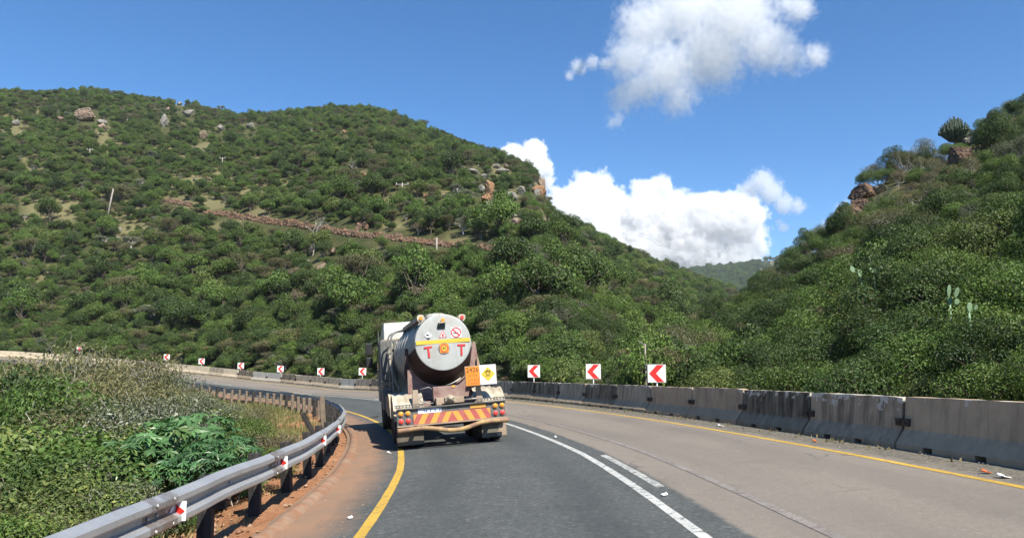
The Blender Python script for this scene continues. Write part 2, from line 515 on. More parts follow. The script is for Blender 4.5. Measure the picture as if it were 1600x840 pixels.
def asphalt_material():
    m, nt, b = new_mat('asphalt')
    uvn = nn(nt, 'ShaderNodeUVMap', uv_map='UVMap')
    sp = nn(nt, 'ShaderNodeSeparateXYZ', {0: uvn.outputs[0]})
    u, v = sp.outputs[0], sp.outputs[1]
    mp = nn(nt, 'ShaderNodeMapping', {'Vector': uvn.outputs[0], 'Scale': (1, .14, 1)}).outputs[0]
    P = nn(nt, 'ShaderNodeNewGeometry').outputs['Position']
    fine = noise_tex(nt, P, 38, 3, .75)
    vor = nn(nt, 'ShaderNodeTexVoronoi', {'Vector': P, 'Scale': 46.0}).outputs['Distance']
    med = noise_tex(nt, P, 1.3, 5, .6)
    strk = noise_tex(nt, mp, 1.1, 5, .6)
    big = noise_tex(nt, P, .22, 3, .5)
    # dark newer lane
    d = mixc(nt, ramp(nt, fine, .35, .68), (.048, .053, .051), (.104, .110, .105))
    d = mixc(nt, ramp(nt, med, .35, .7, 0, .45), d, (.11, .114, .108))
    d = mixc(nt, ramp(nt, vor, .0, .16, .55, 0), d, (.24, .25, .24))
    d = mixc(nt, ramp(nt, strk, .52, .75, 0, .5), d, (.045, .05, .05))
    # old dusty lane
    w = mixc(nt, ramp(nt, fine, .3, .7), (.165, .143, .116), (.24, .210, .173))
    w = mixc(nt, ramp(nt, strk, .45, .72, 0, .55), w, (.145, .125, .107))
    w = mixc(nt, ramp(nt, med, .58, .74, 0, .45), w, (.12, .107, .097))
    w = mixc(nt, ramp(nt, big, .42, .62, 0, .5), w, (.245, .21, .175))
    edge = mathn(nt, 'ADD', u, mathn(nt, 'MULTIPLY', mathn(nt, 'SUBTRACT', noise_tex(nt, P, 2.3, 5, .7), .5), .16))
    sp8 = noise_tex(nt, P, 13, 3, .7)
    d = mixc(nt, ramp(nt, sp8, .56, .70, 0, .75), d, (.17, .175, .165))
    d = mixc(nt, ramp(nt, sp8, .43, .33, 0, .7), d, (.035, .04, .04))
    w = mixc(nt, ramp(nt, sp8, .56, .70, 0, .45), w, (.29, .255, .215))
    w = mixc(nt, ramp(nt, sp8, .43, .33, 0, .35), w, (.14, .125, .105))
    # wheel tracks and an oily middle in each lane, and a few sealed cracks
    trk = mathn(nt, 'MULTIPLY', ramp(nt, mathn(nt, 'ABSOLUTE', mathn(nt, 'SUBTRACT', mathn(nt, 'ABSOLUTE', mathn(nt, 'SUBTRACT', u, 100.55)), .85)), .12, .42, 1, 0), ramp(nt, strk, .3, .6))
    d = mixc(nt, mathn(nt, 'MULTIPLY', trk, .45), d, (.052, .058, .058))
    trw = mathn(nt, 'MULTIPLY', ramp(nt, mathn(nt, 'ABSOLUTE', mathn(nt, 'SUBTRACT', mathn(nt, 'ABSOLUTE', mathn(nt, 'SUBTRACT', u, 104.25)), .8)), .15, .5, 1, 0), ramp(nt, strk, .3, .6))
    w = mixc(nt, mathn(nt, 'MULTIPLY', trw, .45), w, (.15, .132, .114))
    vc = nn(nt, 'ShaderNodeTexVoronoi', {'Vector': nn(nt, 'ShaderNodeVectorMath', {0: P, 1: nn(nt, 'ShaderNodeTexNoise', {'Vector': P, 'Scale': 1.4}).outputs['Color']}, operation='ADD').outputs[0], 'Scale': .42}, feature='DISTANCE_TO_EDGE').outputs['Distance']
    crk = mathn(nt, 'MULTIPLY', ramp(nt, vc, .004, .012, .55, 0), ramp(nt, big, .5, .56))
    w = mixc(nt, crk, w, (.07, .062, .055))
    c = mixc(nt, ramp(nt, edge, R_SEAM - .03, R_SEAM + .05), d, w)
    # red soil washed over the inner edge
    e2 = mathn(nt, 'ADD', u, mathn(nt, 'MULTIPLY', mathn(nt, 'SUBTRACT', noise_tex(nt, P, 1.6, 6, .7), .5), .75))
    soil = mixc(nt, ramp(nt, med, .3, .7), (.30, .175, .105), (.235, .155, .105))
    soil = mixc(nt, ramp(nt, strk, .5, .66, 0, .75), soil, (.17, .125, .09))
    soil = mixc(nt, ramp(nt, noise_tex(nt, P, 9, 5, .7), .6, .72, 0, .5), soil, (.13, .065, .035))
    c = mixc(nt, ramp(nt, e2, 98.22, 98.75, .95, 0), c, soil)
    # grit along the outer edge
    e3 = mathn(nt, 'ADD', u, mathn(nt, 'MULTIPLY', mathn(nt, 'SUBTRACT', noise_tex(nt, P, 3.1, 6, .7), .5), .6))
    grit = mixc(nt, ramp(nt, noise_tex(nt, P, 14, 4, .8), .4, .62), (.085, .08, .068), (.19, .17, .13))
    c = mixc(nt, ramp(nt, e3, 105.68, 106.0, 0, .95), c, grit)
    nt.links.new(c, b.inputs['Base Color'])
    b.inputs['Roughness'].default_value = .88
    b.inputs['Specular IOR Level'].default_value = .22
    bn = nn(nt, 'ShaderNodeBump', {'Strength': .5, 'Distance': .008})
    nt.links.new(fine, bn.inputs['Height']); nt.links.new(bn.outputs[0], b.inputs['Normal'])
    return m
MAT_ASPH = asphalt_material()

def paint_material(name, col, under, wear):
    m, nt, b = new_mat(name)
    P = nn(nt, 'ShaderNodeNewGeometry').outputs['Position']
    n1 = noise_tex(nt, P, 9, 6, .75); n2 = noise_tex(nt, P, 1.1, 3, .5); n3 = noise_tex(nt, P, 38, 3, .75)
    c = mixc(nt, ramp(nt, n2, .35, .65), col, tuple(x * .82 for x in col))
    f = mathn(nt, 'ADD', n1, mathn(nt, 'MULTIPLY', mathn(nt, 'SUBTRACT', n3, .5), .5))
    c = mixc(nt, ramp(nt, f, wear, wear + .1), c, under)
    nt.links.new(c, b.inputs['Base Color'])
    b.inputs['Roughness'].default_value = .75
    b.inputs['Specular IOR Level'].default_value = .25
    return m
P_WHITE = paint_material('worn_white_paint', (.52, .52, .48), (.14, .145, .14), .515)
P_WHITE2 = paint_material('very_worn_white_paint', (.46, .46, .42), (.10, .105, .10), .49)
P_FAINT = paint_material('faded_white_paint', (.26, .235, .21), (.165, .14, .12), .47)
P_YELLOW = paint_material('worn_yellow_paint', (.55, .35, .06), (.16, .125, .07), .56)

road_cols = [(R, 0) for R in (97.55, 98.3, 99, 100, 101, 102, 103, 104, 105, 106, 106.8)]
ribbon('road', road_cols, -30, 110, MAT_ASPH, 0, .4, 'two-tone asphalt mountain road bending left', skirt=.5)
def line(name, R, w, p0, p1, mat, lab, dz=.004):
    return ribbon(name, [(R - w / 2, 0), (R + w / 2, 0)], p0, p1, mat, dz, .2, lab, jit=.012)
line('yellow_edge_line', R_YL, .13, -12, 95, P_YELLOW, 'yellow line on the inner edge of the dark lane')
line('yellow_edge_line', R_YR, .11, -12, 95, P_YELLOW, 'yellow line beside the concrete barriers')
line('centre_line', R_CEN, .115, -12, 95, P_WHITE, 'solid white centre line of the bend')
for a, b_ in ((5.55, 7.75), (15.0, 17.2), (24.5, 26.7), (34, 36.2), (43.5, 45.7), (53, 55.2), (-4, -1.8)):
    line('broken_line', R_CEN + .3, .12, a, b_, P_WHITE2, 'short worn white dash beside the centre line')
line('faded_line', R_SEAM + .62, .1, -12, 95, P_FAINT, 'faded old line along the joint between the two asphalts', .005)

MAT_KERB = pmat('dirty_concrete_kerb', (.27, .185, .125), .9, var=.25, scale=4, dirt=(.25, .12, .06), dirt_amt=.5, bump=.4, coord='Object')
ribbon('kerb', [(97.62, -.12), (97.64, .03), (97.70, .065), (97.80, .06), (97.86, .005), (97.9, -.06)], -12, 95, MAT_KERB, 0, .25, 'low dirt-covered kerb lip along the inner road edge', zfun=lambda ph, R, j: .018 * (fbm(ph * 2.3, ph * 0 + 3) - .5))

def soil_material():
    m, nt, b = new_mat('red_soil')
    P = nn(nt, 'ShaderNodeNewGeometry').outputs['Position']
    n1 = noise_tex(nt, P, 1.6, 5, .6); n2 = noise_tex(nt, P, 8, 6, .7); n3 = noise_tex(nt, P, 30, 4, .75)
    c = mixc(nt, ramp(nt, n1, .3, .7), (.27, .12, .06), (.36, .19, .10))
    c = mixc(nt, ramp(nt, n2, .48, .7, 0, .8), c, (.17, .08, .042))
    c = mixc(nt, ramp(nt, n3, .58, .72, 0, .7), c, (.42, .31, .17))
    nt.links.new(c, b.inputs['Base Color'])
    b.inputs['Roughness'].default_value = .95; b.inputs['Specular IOR Level'].default_value = .1
    bn = nn(nt, 'ShaderNodeBump', {'Strength': .9, 'Distance': .05})
    nt.links.new(n2, bn.inputs['Height']); nt.links.new(bn.outputs[0], b.inputs['Normal'])
    return m
MAT_SOIL = soil_material()
VR = [95.6, 95.8, 96, 96.2, 96.4, 96.6, 96.8, 97.0, 97.2, 97.35, 97.5, 97.66]
def verge_z(ph, R, j):
    x, y = pol(ph, R)
    lump = (fbm(x * 2.1, y * 2.1, 4) - .5) * .28 + (fbm(x * .7, y * .7, 2) - .5) * .12
    base = height(x, y) + .05 - zroad(ph, R)
    top = np.interp(R, [96.4, 97.0, 97.66], [0, 0, -.03]) - .03
    w = np.clip((R - 96.2) / .8, 0, 1)
    return base * (1 - w) + top * w + lump * np.clip((97.66 - R) * 3, 0, 1)
ribbon('soil_verge', [(R, 0) for R in VR], -10, 22, MAT_SOIL, 0, .08, 'red soil strip under the guardrail', zfun=verge_z)
# ------------------------------------------------------------------ concrete barriers
def barrier_mat(name, col, stain, amt, streakamt=.8, flake=.60):
    m, nt, b = new_mat(name)
    tc = nn(nt, 'ShaderNodeTexCoord')
    oi = nn(nt, 'ShaderNodeObjectInfo')
    off = nn(nt, 'ShaderNodeVectorMath', {0: tc.outputs['Object'], 1: oi.outputs['Location']}, operation='ADD').outputs[0]
    n1 = noise_tex(nt, off, 2.2, 6, .65); n2 = noise_tex(nt, off, 11, 5, .7)
    mp = nn(nt, 'ShaderNodeMapping', {'Vector': off, 'Scale': (5.5, 5.5, .55)}).outputs[0]
    n3 = noise_tex(nt, mp, 1.0, 5, .65)
    c = mixc(nt, ramp(nt, n1, .3, .7), tuple(x * .82 for x in col), tuple(x * 1.15 for x in col))
    c = mixc(nt, ramp(nt, n3, .62 - amt * .35, .72 - amt * .1, 0, streakamt), c, stain)
    c = mixc(nt, ramp(nt, n2, .6, .75, 0, .35), c, tuple(x * .5 for x in stain))
    # flaked pale patches near the top edge and ends
    sp = nn(nt, 'ShaderNodeSeparateXYZ', {0: tc.outputs['Object']})
    fl = mathn(nt, 'ADD', noise_tex(nt, off, 3.1, 7, .75), ramp(nt, sp.outputs[2], .45, .82, -.16, .05))
    c = mixc(nt, ramp(nt, fl, flake, flake + .02, 0, .9), c, (.62, .58, .50))
    # dust splashed on the toe
    dz = mathn(nt, 'ADD', sp.outputs[2], mathn(nt, 'MULTIPLY', mathn(nt, 'SUBTRACT', n1, .5), .25))
    c = mixc(nt, ramp(nt, dz, .33, .26, 0, .5), c, (.36, .28, .19))
    nt.links.new(c, b.inputs['Base Color'])
    b.inputs['Roughness'].default_value = .92; b.inputs['Specular IOR Level'].default_value = .15
    bn = nn(nt, 'ShaderNodeBump', {'Strength': .5, 'Distance': .02})
    nt.links.new(n2, bn.inputs['Height']); nt.links.new(bn.outputs[0], b.inputs['Normal'])
    return m
BM = {'brown grey': barrier_mat('concrete_brown_grey', (.46, .35, .235), (.25, .19, .13), .35, .7, .585),
      'grey': barrier_mat('concrete_grey', (.42, .355, .26), (.13, .11, .08), .5, .85, .57),
      'dark stained': barrier_mat('concrete_dark', (.28, .235, .17), (.046, .04, .031), .75, .95, .55),
      'pale grey': barrier_mat('concrete_pale_grey', (.46, .44, .38), (.22, .2, .17), .3, .6),
      'cream': barrier_mat('concrete_cream', (.60, .51, .36), (.33, .28, .2), .15, .5),
      'patchy flaking': barrier_mat('concrete_patchy', (.42, .33, .23), (.075, .062, .048), .55, .9, .515)}
MAT_IRON = pmat('rusty_iron', (.07, .055, .045), .8, .3, scale=20)
SEG = 2.93
def barrier_mesh(seed):
    r = random.Random(seed)
    mb = MB()
    prof = [(0.0, .0), (0.0, .075), (.16, .30), (.215, .81), (.385, .81), (.44, .30), (.60, .075), (.60, 0)]
    xs = [-SEG / 2 + .015] + [-SEG / 2 + SEG * k / 12 for k in range(1, 12)] + [SEG / 2 - .015]
    # upper body from z = .075 up, lengthwise strips so the edges can chip a little
    up = prof[1:-1]
    vs = []; n = len(up)
    for i, x in enumerate(xs):
        for j, (y, z) in enumerate(up):
            jj = .008 * (r.random() - .5)
            top = -abs(r.gauss(0, .006)) if j in (2, 3) else 0
            if j in (2, 3) and i in (0, len(xs) - 1): top -= r.random() * .03
            vs.append((x, y + jj, z + top))
    fs = []
    for i in range(len(xs) - 1):
        for j in range(n):
            j2 = (j + 1) % n
            fs.append((i * n + j, (i + 1) * n + j, (i + 1) * n + j2, i * n + j2))
    fs.append(tuple(range(n))); fs.append(tuple(range((len(xs) - 1) * n, len(xs) * n))[::-1])
    mb.add(vs, fs)
    # foot blocks with drain slots between
    a = -SEG / 2 + .015
    cuts = [(-.62 + r.uniform(-.08, .08), .22), (.5 + r.uniform(-.08, .08), .22)]
    x0 = a
    for cx_, w in cuts + [(SEG / 2 - .015 + .0, 0)]:
        x1 = cx_ - w / 2
        mb.box(((x0 + x1) / 2, .30, .022), (x1 - x0, .594, .105)); x0 = cx_ + w / 2
    return mb
SIGN_PX = [(1026, 583, 'the largest chevron sign'), (927, 580, 'the second largest chevron sign'), (834, 579.5, 'the chevron sign just right of the truck'),
           (566, 580, 'the chevron sign just left of the truck'), (501, 580, 'the second chevron sign left of the truck'), (438, 576, 'the third chevron sign left of the truck'),
           (376, 571, 'the fourth chevron sign left of the truck'), (315, 564, 'the fifth chevron sign left of the truck'), (260, 557.5, 'the sixth chevron sign left of the truck'),
           (124, 546, 'the farthest chevron sign')]
def px_hit(px, R, py=585):
    d = ray(px, py); d = d / math.hypot(d[0], d[1])
    b = -(d[0] * CX + d[1] * CY)
    t = -b * 0 + (b * 1.0)
    bb = -(d[0] * -CX + d[1] * -CY)
    A = 1; B = -2 * (CX * d[0] + CY * d[1]); C_ = CX * CX + CY * CY - R * R
    t = (-B + math.sqrt(B * B - 4 * C_)) / 2
    x, y = d[0] * t, d[1] * t
    return x, y, t, CAM_H + d[2] * t
SIGN_POS = []
for px, py, nm in SIGN_PX:
    x, y, t, z = px_hit(px, 107.75, py)
    SIGN_POS.append((float(polar_of(x, y)[0]), x, y, z, nm))
dphi = math.degrees((SEG + .01) / R_BAR)
phi_joint = 6.45                                   # a joint at photo px 1406
tones = {-2: 'brown grey', -1: 'brown grey', 0: 'patchy flaking', 1: 'dark stained', 2: 'brown grey', 3: 'brown grey', 4: 'grey', 5: 'dark stained', 6: 'grey', 7: 'dark stained', 8: 'dark stained', 9: 'grey', 10: 'dark stained', 11: 'grey', 12: 'dark stained', 13: 'grey', 14: 'grey',
         15: 'dark stained', 16: 'dark stained', 17: 'grey', 18: 'pale grey', 19: 'grey', 20: 'grey', 21: 'grey', 22: 'dark stained', 23: 'pale grey', 24: 'pale grey', 25: 'dark stained', 26: 'cream', 27: 'grey', 28: 'cream', 29: 'cream', 30: 'cream', 31: 'grey', 32: 'dark stained'}
ordw = ['', 'first', 'second', 'third', 'fourth', 'fifth', 'sixth', 'seventh', 'eighth', 'ninth', 'tenth', 'eleventh', 'twelfth', 'thirteenth', 'fourteenth']
protos = [barrier_mesh(k).build('concrete_barrier', BM['grey'], link_it=False).data for k in range(4)]
brk = MB()
for s in (-1, 1):
    brk.box((s * .11, -.012, .0), (.13, .05, .10)); brk.box((s * .11, -.04, .0), (.03, .03, .03))
brk.box((0, -.006, .055), (.36, .07, .016))
brk_me = brk.build('joint_bracket', MAT_IRON, link_it=False).data
for k in range(-3, 50):
    ph = phi_joint + (k + .5) * dphi
    if k < -2: continue
    tone = tones.get(k, 'cream')
    me = protos[k % 4].copy(); me.materials.clear(); me.materials.append(BM[tone])
    o = bpy.data.objects.new('concrete_barrier', me); link(o)
    p = road_pt(ph, R_BAR, 0.0)
    p.z = float(zroad(ph, R_BAR)) + .005 + rnd.uniform(-.012, .012)
    o.location = p
    slope = math.atan((zroad(ph + 1, R_BAR) - zroad(ph - 1, R_BAR)) / (RAD(2) * R_BAR))
    o.rotation_euler = (rnd.uniform(-.012, .012), -slope, RAD(ph + 90 + 180) + rnd.uniform(-.008, .008))
    # local x runs back along the road, local y points outwards
    o.rotation_euler = (rnd.uniform(-.012, .012), slope, RAD(ph - 90) + rnd.uniform(-.008, .008))
    b = min(SIGN_POS, key=lambda s: abs(s[0] - ph))
    m = round((ph - b[0]) / dphi)
    if m == 0: lab = f'{tone} concrete barrier segment in front of {b[4]}'
    else: lab = f'{tone} concrete barrier segment, {ordw[min(14, abs(m))]} {"left" if m > 0 else "right"} of {b[4]}'
    tag(o, lab, 'barrier', 'concrete road barriers along the outer edge')
    if k < 26:
        q = bpy.data.objects.new('joint_bracket', brk_me); link(q, o)
        q.location = (-SEG / 2, .165, .40)

# ------------------------------------------------------------------ chevron signs
MAT_SIGNW = pmat('sign_white', (.78, .79, .76), .5, var=.05, dirt=(.55, .55, .5), dirt_amt=.2)
MAT_SIGNR = pmat('sign_red', (.72, .035, .03), .45, var=.08)
MAT_STEEL = pmat('galvanised_post', (.5, .51, .5), .45, .5, var=.12, scale=12)
def chevron_sign(phi, x, y, z, size, nm):
    zg = float(height(x, y))
    e = empty('chevron_sign', (x, y, zg), f'white square sign with red left-pointing chevron, {nm[4:] if nm.startswith("the ") else nm}'.replace('chevron sign ', '').replace(' chevron sign', ' one'), 'road sign', 'red chevron signs behind the barriers')
    h = z - zg
    face = math.atan2(-x, -y)           # towards the oncoming lane
    rot = RAD(180) - face + rnd.uniform(-.08, .08)
    e.rotation_euler = (0, rnd.uniform(-.02, .02), 0)
    rz = math.atan2(-x, y) * .8 + rnd.uniform(-.06, .06)
    e.rotation_euler.z = rz
    s = size / 2
    MB().box((0, 0, h), (size, .012, size)).build('sign_plate', MAT_SIGNW, e, bevel=.003)
    # chevron pointing left
    w = size * .42
    t = size * .47
    poly = [(-s * .84, 0), (s * .02, t), (s * .80, t), (-s * .08, 0), (s * .80, -t), (s * .02, -t)]
    a = MB()
    a.prism([poly[0], poly[1], poly[2], poly[3]], (0, -.0085, h), (1, 0, 0), (0, 0, 1), (0, -.003, 0))
    a.prism([poly[0], poly[3], poly[4], poly[5]], (0, -.0085, h), (1, 0, 0), (0, 0, 1), (0, -.003, 0))
    a.build('red_chevron', MAT_SIGNR, e)
    MB().tube([(0, .036, -.3), (0, .036, h + s * .8)], .028, 8).build('post', MAT_STEEL, e)
sizes = [.60, .60, .60, .58, .60, .60, .62, .62, .66, .62]
for (ph, x, y, z, nm), s in zip(SIGN_POS, sizes):
    chevron_sign(ph, x, y, z, s, nm)

# ------------------------------------------------------------------ guardrail
def galv_rail():
    m, nt, b = new_mat('galvanised_rail')
    P = nn(nt, 'ShaderNodeNewGeometry').outputs['Position']
    n1 = noise_tex(nt, P, 1.6, 5, .6); n2 = noise_tex(nt, P, 14, 6, .75)
    c = mixc(nt, ramp(nt, n1, .3, .7), (.42, .43, .43), (.55, .55, .54))
    c = mixc(nt, ramp(nt, n2, .56, .7, 0, .6), c, (.25, .2, .16))
    c = mixc(nt, ramp(nt, n2, .36, .30, 0, .7), c, (.75, .75, .74))
    nt.links.new(c, b.inputs['Base Color'])
    b.inputs['Metallic'].default_value = .6
    nt.links.new(ramp(nt, n2, .3, .7, .38, .62), b.inputs['Roughness'])
    bn = nn(nt, 'ShaderNodeBump', {'Strength': .25, 'Distance': .02})
    nt.links.new(noise_tex(nt, P, 3.5, 3, .5), bn.inputs['Height']); nt.links.new(bn.outputs[0], b.inputs['Normal'])
    return m
MAT_RAIL = galv_rail()
MAT_TDARK = pmat('creosoted_timber', (.022, .02, .019), .85, var=.4, scale=5, streak=((.07, .06, .05), 14, .7), bump=.5)
MAT_TTAN = pmat('weathered_timber', (.19, .15, .11), .9, var=.25, scale=5, streak=((.11, .085, .065), 12, .7), bump=.5)
g = empty('guardrail', road_pt(8, R_RAIL), 'long steel crash barrier on timber posts along the inner bend', 'guardrail')
gi = Matrix.Translation(-g.location)
prof = [(-.004, .757), (.012, .757), (.070, .728), (.083, .714), (.083, .668), (.070, .654), (.010, .622), (.010, .578), (.070, .546), (.083, .532), (.083, .486), (.070, .472), (.012, .443), (-.004, .443),
        (.004, .451), (.060, .478), (.075, .49), (.075, .528), (.064, .54), (.002, .574), (.002, .626), (.064, .66), (.075, .672), (.075, .71), (.064, .722), (.004, .749)]
ph = np.concatenate([np.arange(-9, 26, .14), np.arange(26, 78, .4)])
vs = []; fs = []; n = len(prof)
RAIL_SAG = lambda p: .009 * math.sin(p * 1.7) + .005 * math.sin(p * 4.1 + 1)
for i, p in enumerate(ph):
    for (o_, z) in prof:
        lap = .006 if int((p + 9) / 2.24) % 2 else 0
        x, y = pol(p, R_RAIL + dR(p) + o_ + lap)
        vs.append((x - g.location.x, y - g.location.y, float(zroad(p, R_KERB)) + z + RAIL_SAG(p) - g.location.z))
for i in range(len(ph) - 1):
    for j in range(n):
        j2 = (j + 1) % n
        fs.append((i * n + j, i * n + j2, (i + 1) * n + j2, (i + 1) * n + j))
bo = MB().add(vs, fs, 0, False)
for p in np.arange(-7.55, 30, 1.12):
    for dp, z, o_ in ((0, .60, .014), (-.11, .705, .086), (.11, .705, .086), (-.11, .50, .086), (.11, .50, .086), (-.11, .60, .014), (.11, .60, .014)):
        if dp and int(round((p + 7.55) / 1.12)) % 2: continue
        x, y = pol(p + dp, R_RAIL + dR(p) + o_); q = Vector((float(x) - g.location.x, float(y) - g.location.y, float(zroad(p, R_KERB)) + z + RAIL_SAG(p) - g.location.z))
        bo.tube([q, q + Vector((math.cos(RAD(p)), math.sin(RAD(p)), 0)) * .016], [.018, .013], 6, 1)
for p in np.arange(-7.55, 30, 2.24):
    pv = []
    for dp in (-.16, .16):
        for (o_, z) in prof[:14]:
            x, y = pol(p + dp, R_RAIL + dR(p + dp) + o_ + .007); pv.append((float(x) - g.location.x, float(y) - g.location.y, float(zroad(p + dp, R_KERB)) + z + RAIL_SAG(p + dp) - g.location.z))
    bo.add(pv, [(j, j + 1, j + 15, j + 14) for j in range(13)], 2)
bo.build('rail_beam', [MAT_RAIL, MAT_STEEL, pmat('scuffed_galvanised', (.40, .40, .40), .5, .6, var=.3, scale=9, dirt=(.22, .15, .1), dirt_amt=.4)], g)
post_ph = np.arange(-7.55, 78, 1.12)
pm = {}
for key, mt in (('d', MAT_TDARK), ('t', MAT_TTAN)):
    mb = MB(); mb.box((0, 0, -.06), (.15, .17, 1.5)); pm[key] = mb.build('post', mt, bevel=.012, link_it=False).data
blk = MB().box((0, 0, 0), (.12, .14, .3)).build('post', MAT_TDARK, bevel=.01, link_it=False).data
for i, p in enumerate(post_ph):
    key = 'd' if p < 19 or i % 5 == 0 else 't'
    q = bpy.data.objects.new('post', pm[key]); link(q, g)
    big = .05 if p < 14 else 0
    q.location = road_pt(p, R_RAIL + dR(p) - .215, .02 + rnd.uniform(-.03, .05) + big) - g.location
    q.rotation_euler = (rnd.uniform(-.05, .05), rnd.uniform(-.06, .05), RAD(p) + rnd.uniform(-.1, .1))
    if p < 60:
        b_ = bpy.data.objects.new('spacer_block', blk); link(b_, q); b_.location = (.143, 0, .49)
MAT_REFR = pmat('reflector_red', (.55, .02, .015), .3, var=.1)
for px, py in ((270, 803), (432, 731), (497, 695), (525, 672)):
    d = ray(px, py)
    A = d[0] ** 2 + d[1] ** 2; B = -2 * (CX * d[0] + CY * d[1]); C_ = CX * CX + CY * CY - (R_RAIL + .05) ** 2
    t = (-B - math.sqrt(max(B * B - 4 * A * C_, 0))) / (2 * A)
    p = float(polar_of(d[0] * t, d[1] * t)[0])
    C_ = CX * CX + CY * CY - (R_RAIL + .05 + float(dR(p))) ** 2; t = (-B - math.sqrt(max(B * B - 4 * A * C_, 0))) / (2 * A); p = float(polar_of(d[0] * t, d[1] * t)[0])
    mb = MB()
    zc = .60
    # folded white plate across the groove, red triangle on the side facing oncoming drivers
    mb.prism([(0, -.085), (.11, -.085), (.11, .085), (.0, .085)], (0, 0, 0), (1, 0, 0), (0, 0, 1), (0, .004, 0), 0)
    mb.prism([(0, -.085), (.13, .0), (0, .085)], (.005, 0, 0), (0, -1, 0), (0, 0, 1), (.004, 0, 0), 0)
    mb.prism([(.02, -.06), (.02, .06), (.10, 0)], (.0, -.004, 0), (1, 0, 0), (0, 0, 1), (0, -.004, 0), 1)
    q = mb.build('reflector', [MAT_SIGNW, MAT_REFR], g)
    q.location = road_pt(p, R_RAIL + dR(p) + .012, zc + RAIL_SAG(p)) - g.location + Vector((0, 0, float(zroad(p, R_KERB) - zroad(p, R_RAIL))))
    q.rotation_euler = (0, 0, RAD(p))

def loose_post(px, py, D, lean, yaw, h, mt, lab):
    x, y = at(px, py, D)[:2]
    z = float(height(x, y))
    o = MB().box((0, 0, h / 2 - .2), (.15, .17, h)).build('timber_post', mt, bevel=.012)
    o.location = (x, y, z); o.rotation_euler = (lean[0], lean[1], yaw)
    tag(o, lab, 'post')
loose_post(497, 662, 24, (0, -.5, ), .2, 1.15, MAT_TDARK, 'dark leaning timber post stump on the grass bank inside the guardrail')
loose_post(508, 655, 24.5, (.05, -.1), .3, 1.5, MAT_TTAN, 'tan upright timber post standing loose beside the leaning dark stump')

# ------------------------------------------------------------------ utility poles
MAT_POLE = pmat('pale_weathered_pole', (.33, .30, .26), .85, var=.2, scale=3, streak=((.19, .17, .14), 8, .6))
def pole(base, top, r, lab, arm=None, light=False, group=None):
    base = Vector(base); top = Vector(top)
    e = empty('utility_pole', base, lab, 'pole', group)
    d = top - base
    MB().tube([(0, 0, -.5), d * .5, d], [r, r * .85, r * .7], 10).build('pole_shaft', MAT_POLE, e)
    if arm:
        MB().box(tuple(d * .93), (arm, .1, .12)).build('cross_arm', MAT_POLE, e)
        ins = MB()
        for s in (-1, 0, 1):
            q = d * .93 + Vector((s * arm * .42, 0, .06)); ins.tube([q, q + Vector((0, 0, .22))], .05, 6)
        ins.build('insulators', MAT_SIGNW, e)
b = ray_hit(167, 343); D = math.hypot(b[0], b[1]); t_ = at(177, 295, D)
pole(b, t_, .17, 'pale bare utility pole leaning to the right on the slope above the guardrail bend')
for (px, y0, y1, arm, lab) in ((140, 246, 233, 1.6, 'tiny pale pole with cross arm on the slope under the tan boulders'), (347, 265, 246, 1.4, 'thin pale pole standing in scrub above the rubble wall'),
                               (628, 303, 287, 2.2, 'pale T-shaped pole on the slope above the right part of the rubble wall'), (682, 405, 371, 0, 'thin grey pole crossing in front of the rubble wall'), (503, 282, 271, 1.5, 'tiny pole in the scrub above the rubble wall, below the ridge')):
    b = ray_hit(px, y0); D = math.hypot(b[0], b[1]); t_ = at(px + .5, y1, D)
    pole(b, t_, .13, lab, arm)
x, y = at(1010, 600, 28.3)[:2]
zb_ = float(height(x, y)); t_ = at(1008, 537, 28.3)
pole((x, y, zb_), t_, .036, 'slim grey pole with a bent bracket behind the largest chevron sign')
pl = [o for o in SC.objects if o.name.startswith('utility_pole')][-1]
d = Vector(t_) - Vector((x, y, zb_))
MB().tube([d * .97, d * 1.0 + Vector((-.14, 0, .05)), d + Vector((-.24, 0, .09))], .016, 6).tube([d * .78, d * .86 + Vector((-.2, 0, .06))], .012, 5).build('bracket', MAT_POLE, pl)

# ------------------------------------------------------------------ rocks
def rock_mat(name, c1, c2, c3):
    m, nt, b = new_mat(name)
    tc = nn(nt, 'ShaderNodeTexCoord'); oi = nn(nt, 'ShaderNodeObjectInfo')
    v = nn(nt, 'ShaderNodeVectorMath', {0: tc.outputs['Object'], 1: oi.outputs['Location']}, operation='ADD').outputs[0]
    n1 = noise_tex(nt, v, .55, 5, .6); n2 = noise_tex(nt, v, 2.2, 5, .7)
    c = mixc(nt, ramp(nt, n1, .35, .65), c1, c2)
    c = mixc(nt, ramp(nt, n2, .48, .66, 0, .8), c, c3)
    nt.links.new(c, b.inputs['Base Color'])
    b.inputs['Roughness'].default_value = .92; b.inputs['Specular IOR Level'].default_value = .15
    bn = nn(nt, 'ShaderNodeBump', {'Strength': .8, 'Distance': .25})
    nt.links.new(n2, bn.inputs['Height']); nt.links.new(bn.outputs[0], b.inputs['Normal'])
    return m
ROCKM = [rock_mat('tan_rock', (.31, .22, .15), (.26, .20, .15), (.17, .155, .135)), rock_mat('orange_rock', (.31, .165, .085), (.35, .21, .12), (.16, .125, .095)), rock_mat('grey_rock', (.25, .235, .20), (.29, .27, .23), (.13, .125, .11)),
         rock_mat('cliff_rock', (.125, .08, .055), (.18, .115, .075), (.07, .06, .05))]  # darkened browns: the cliff's shade is put into this rock colour
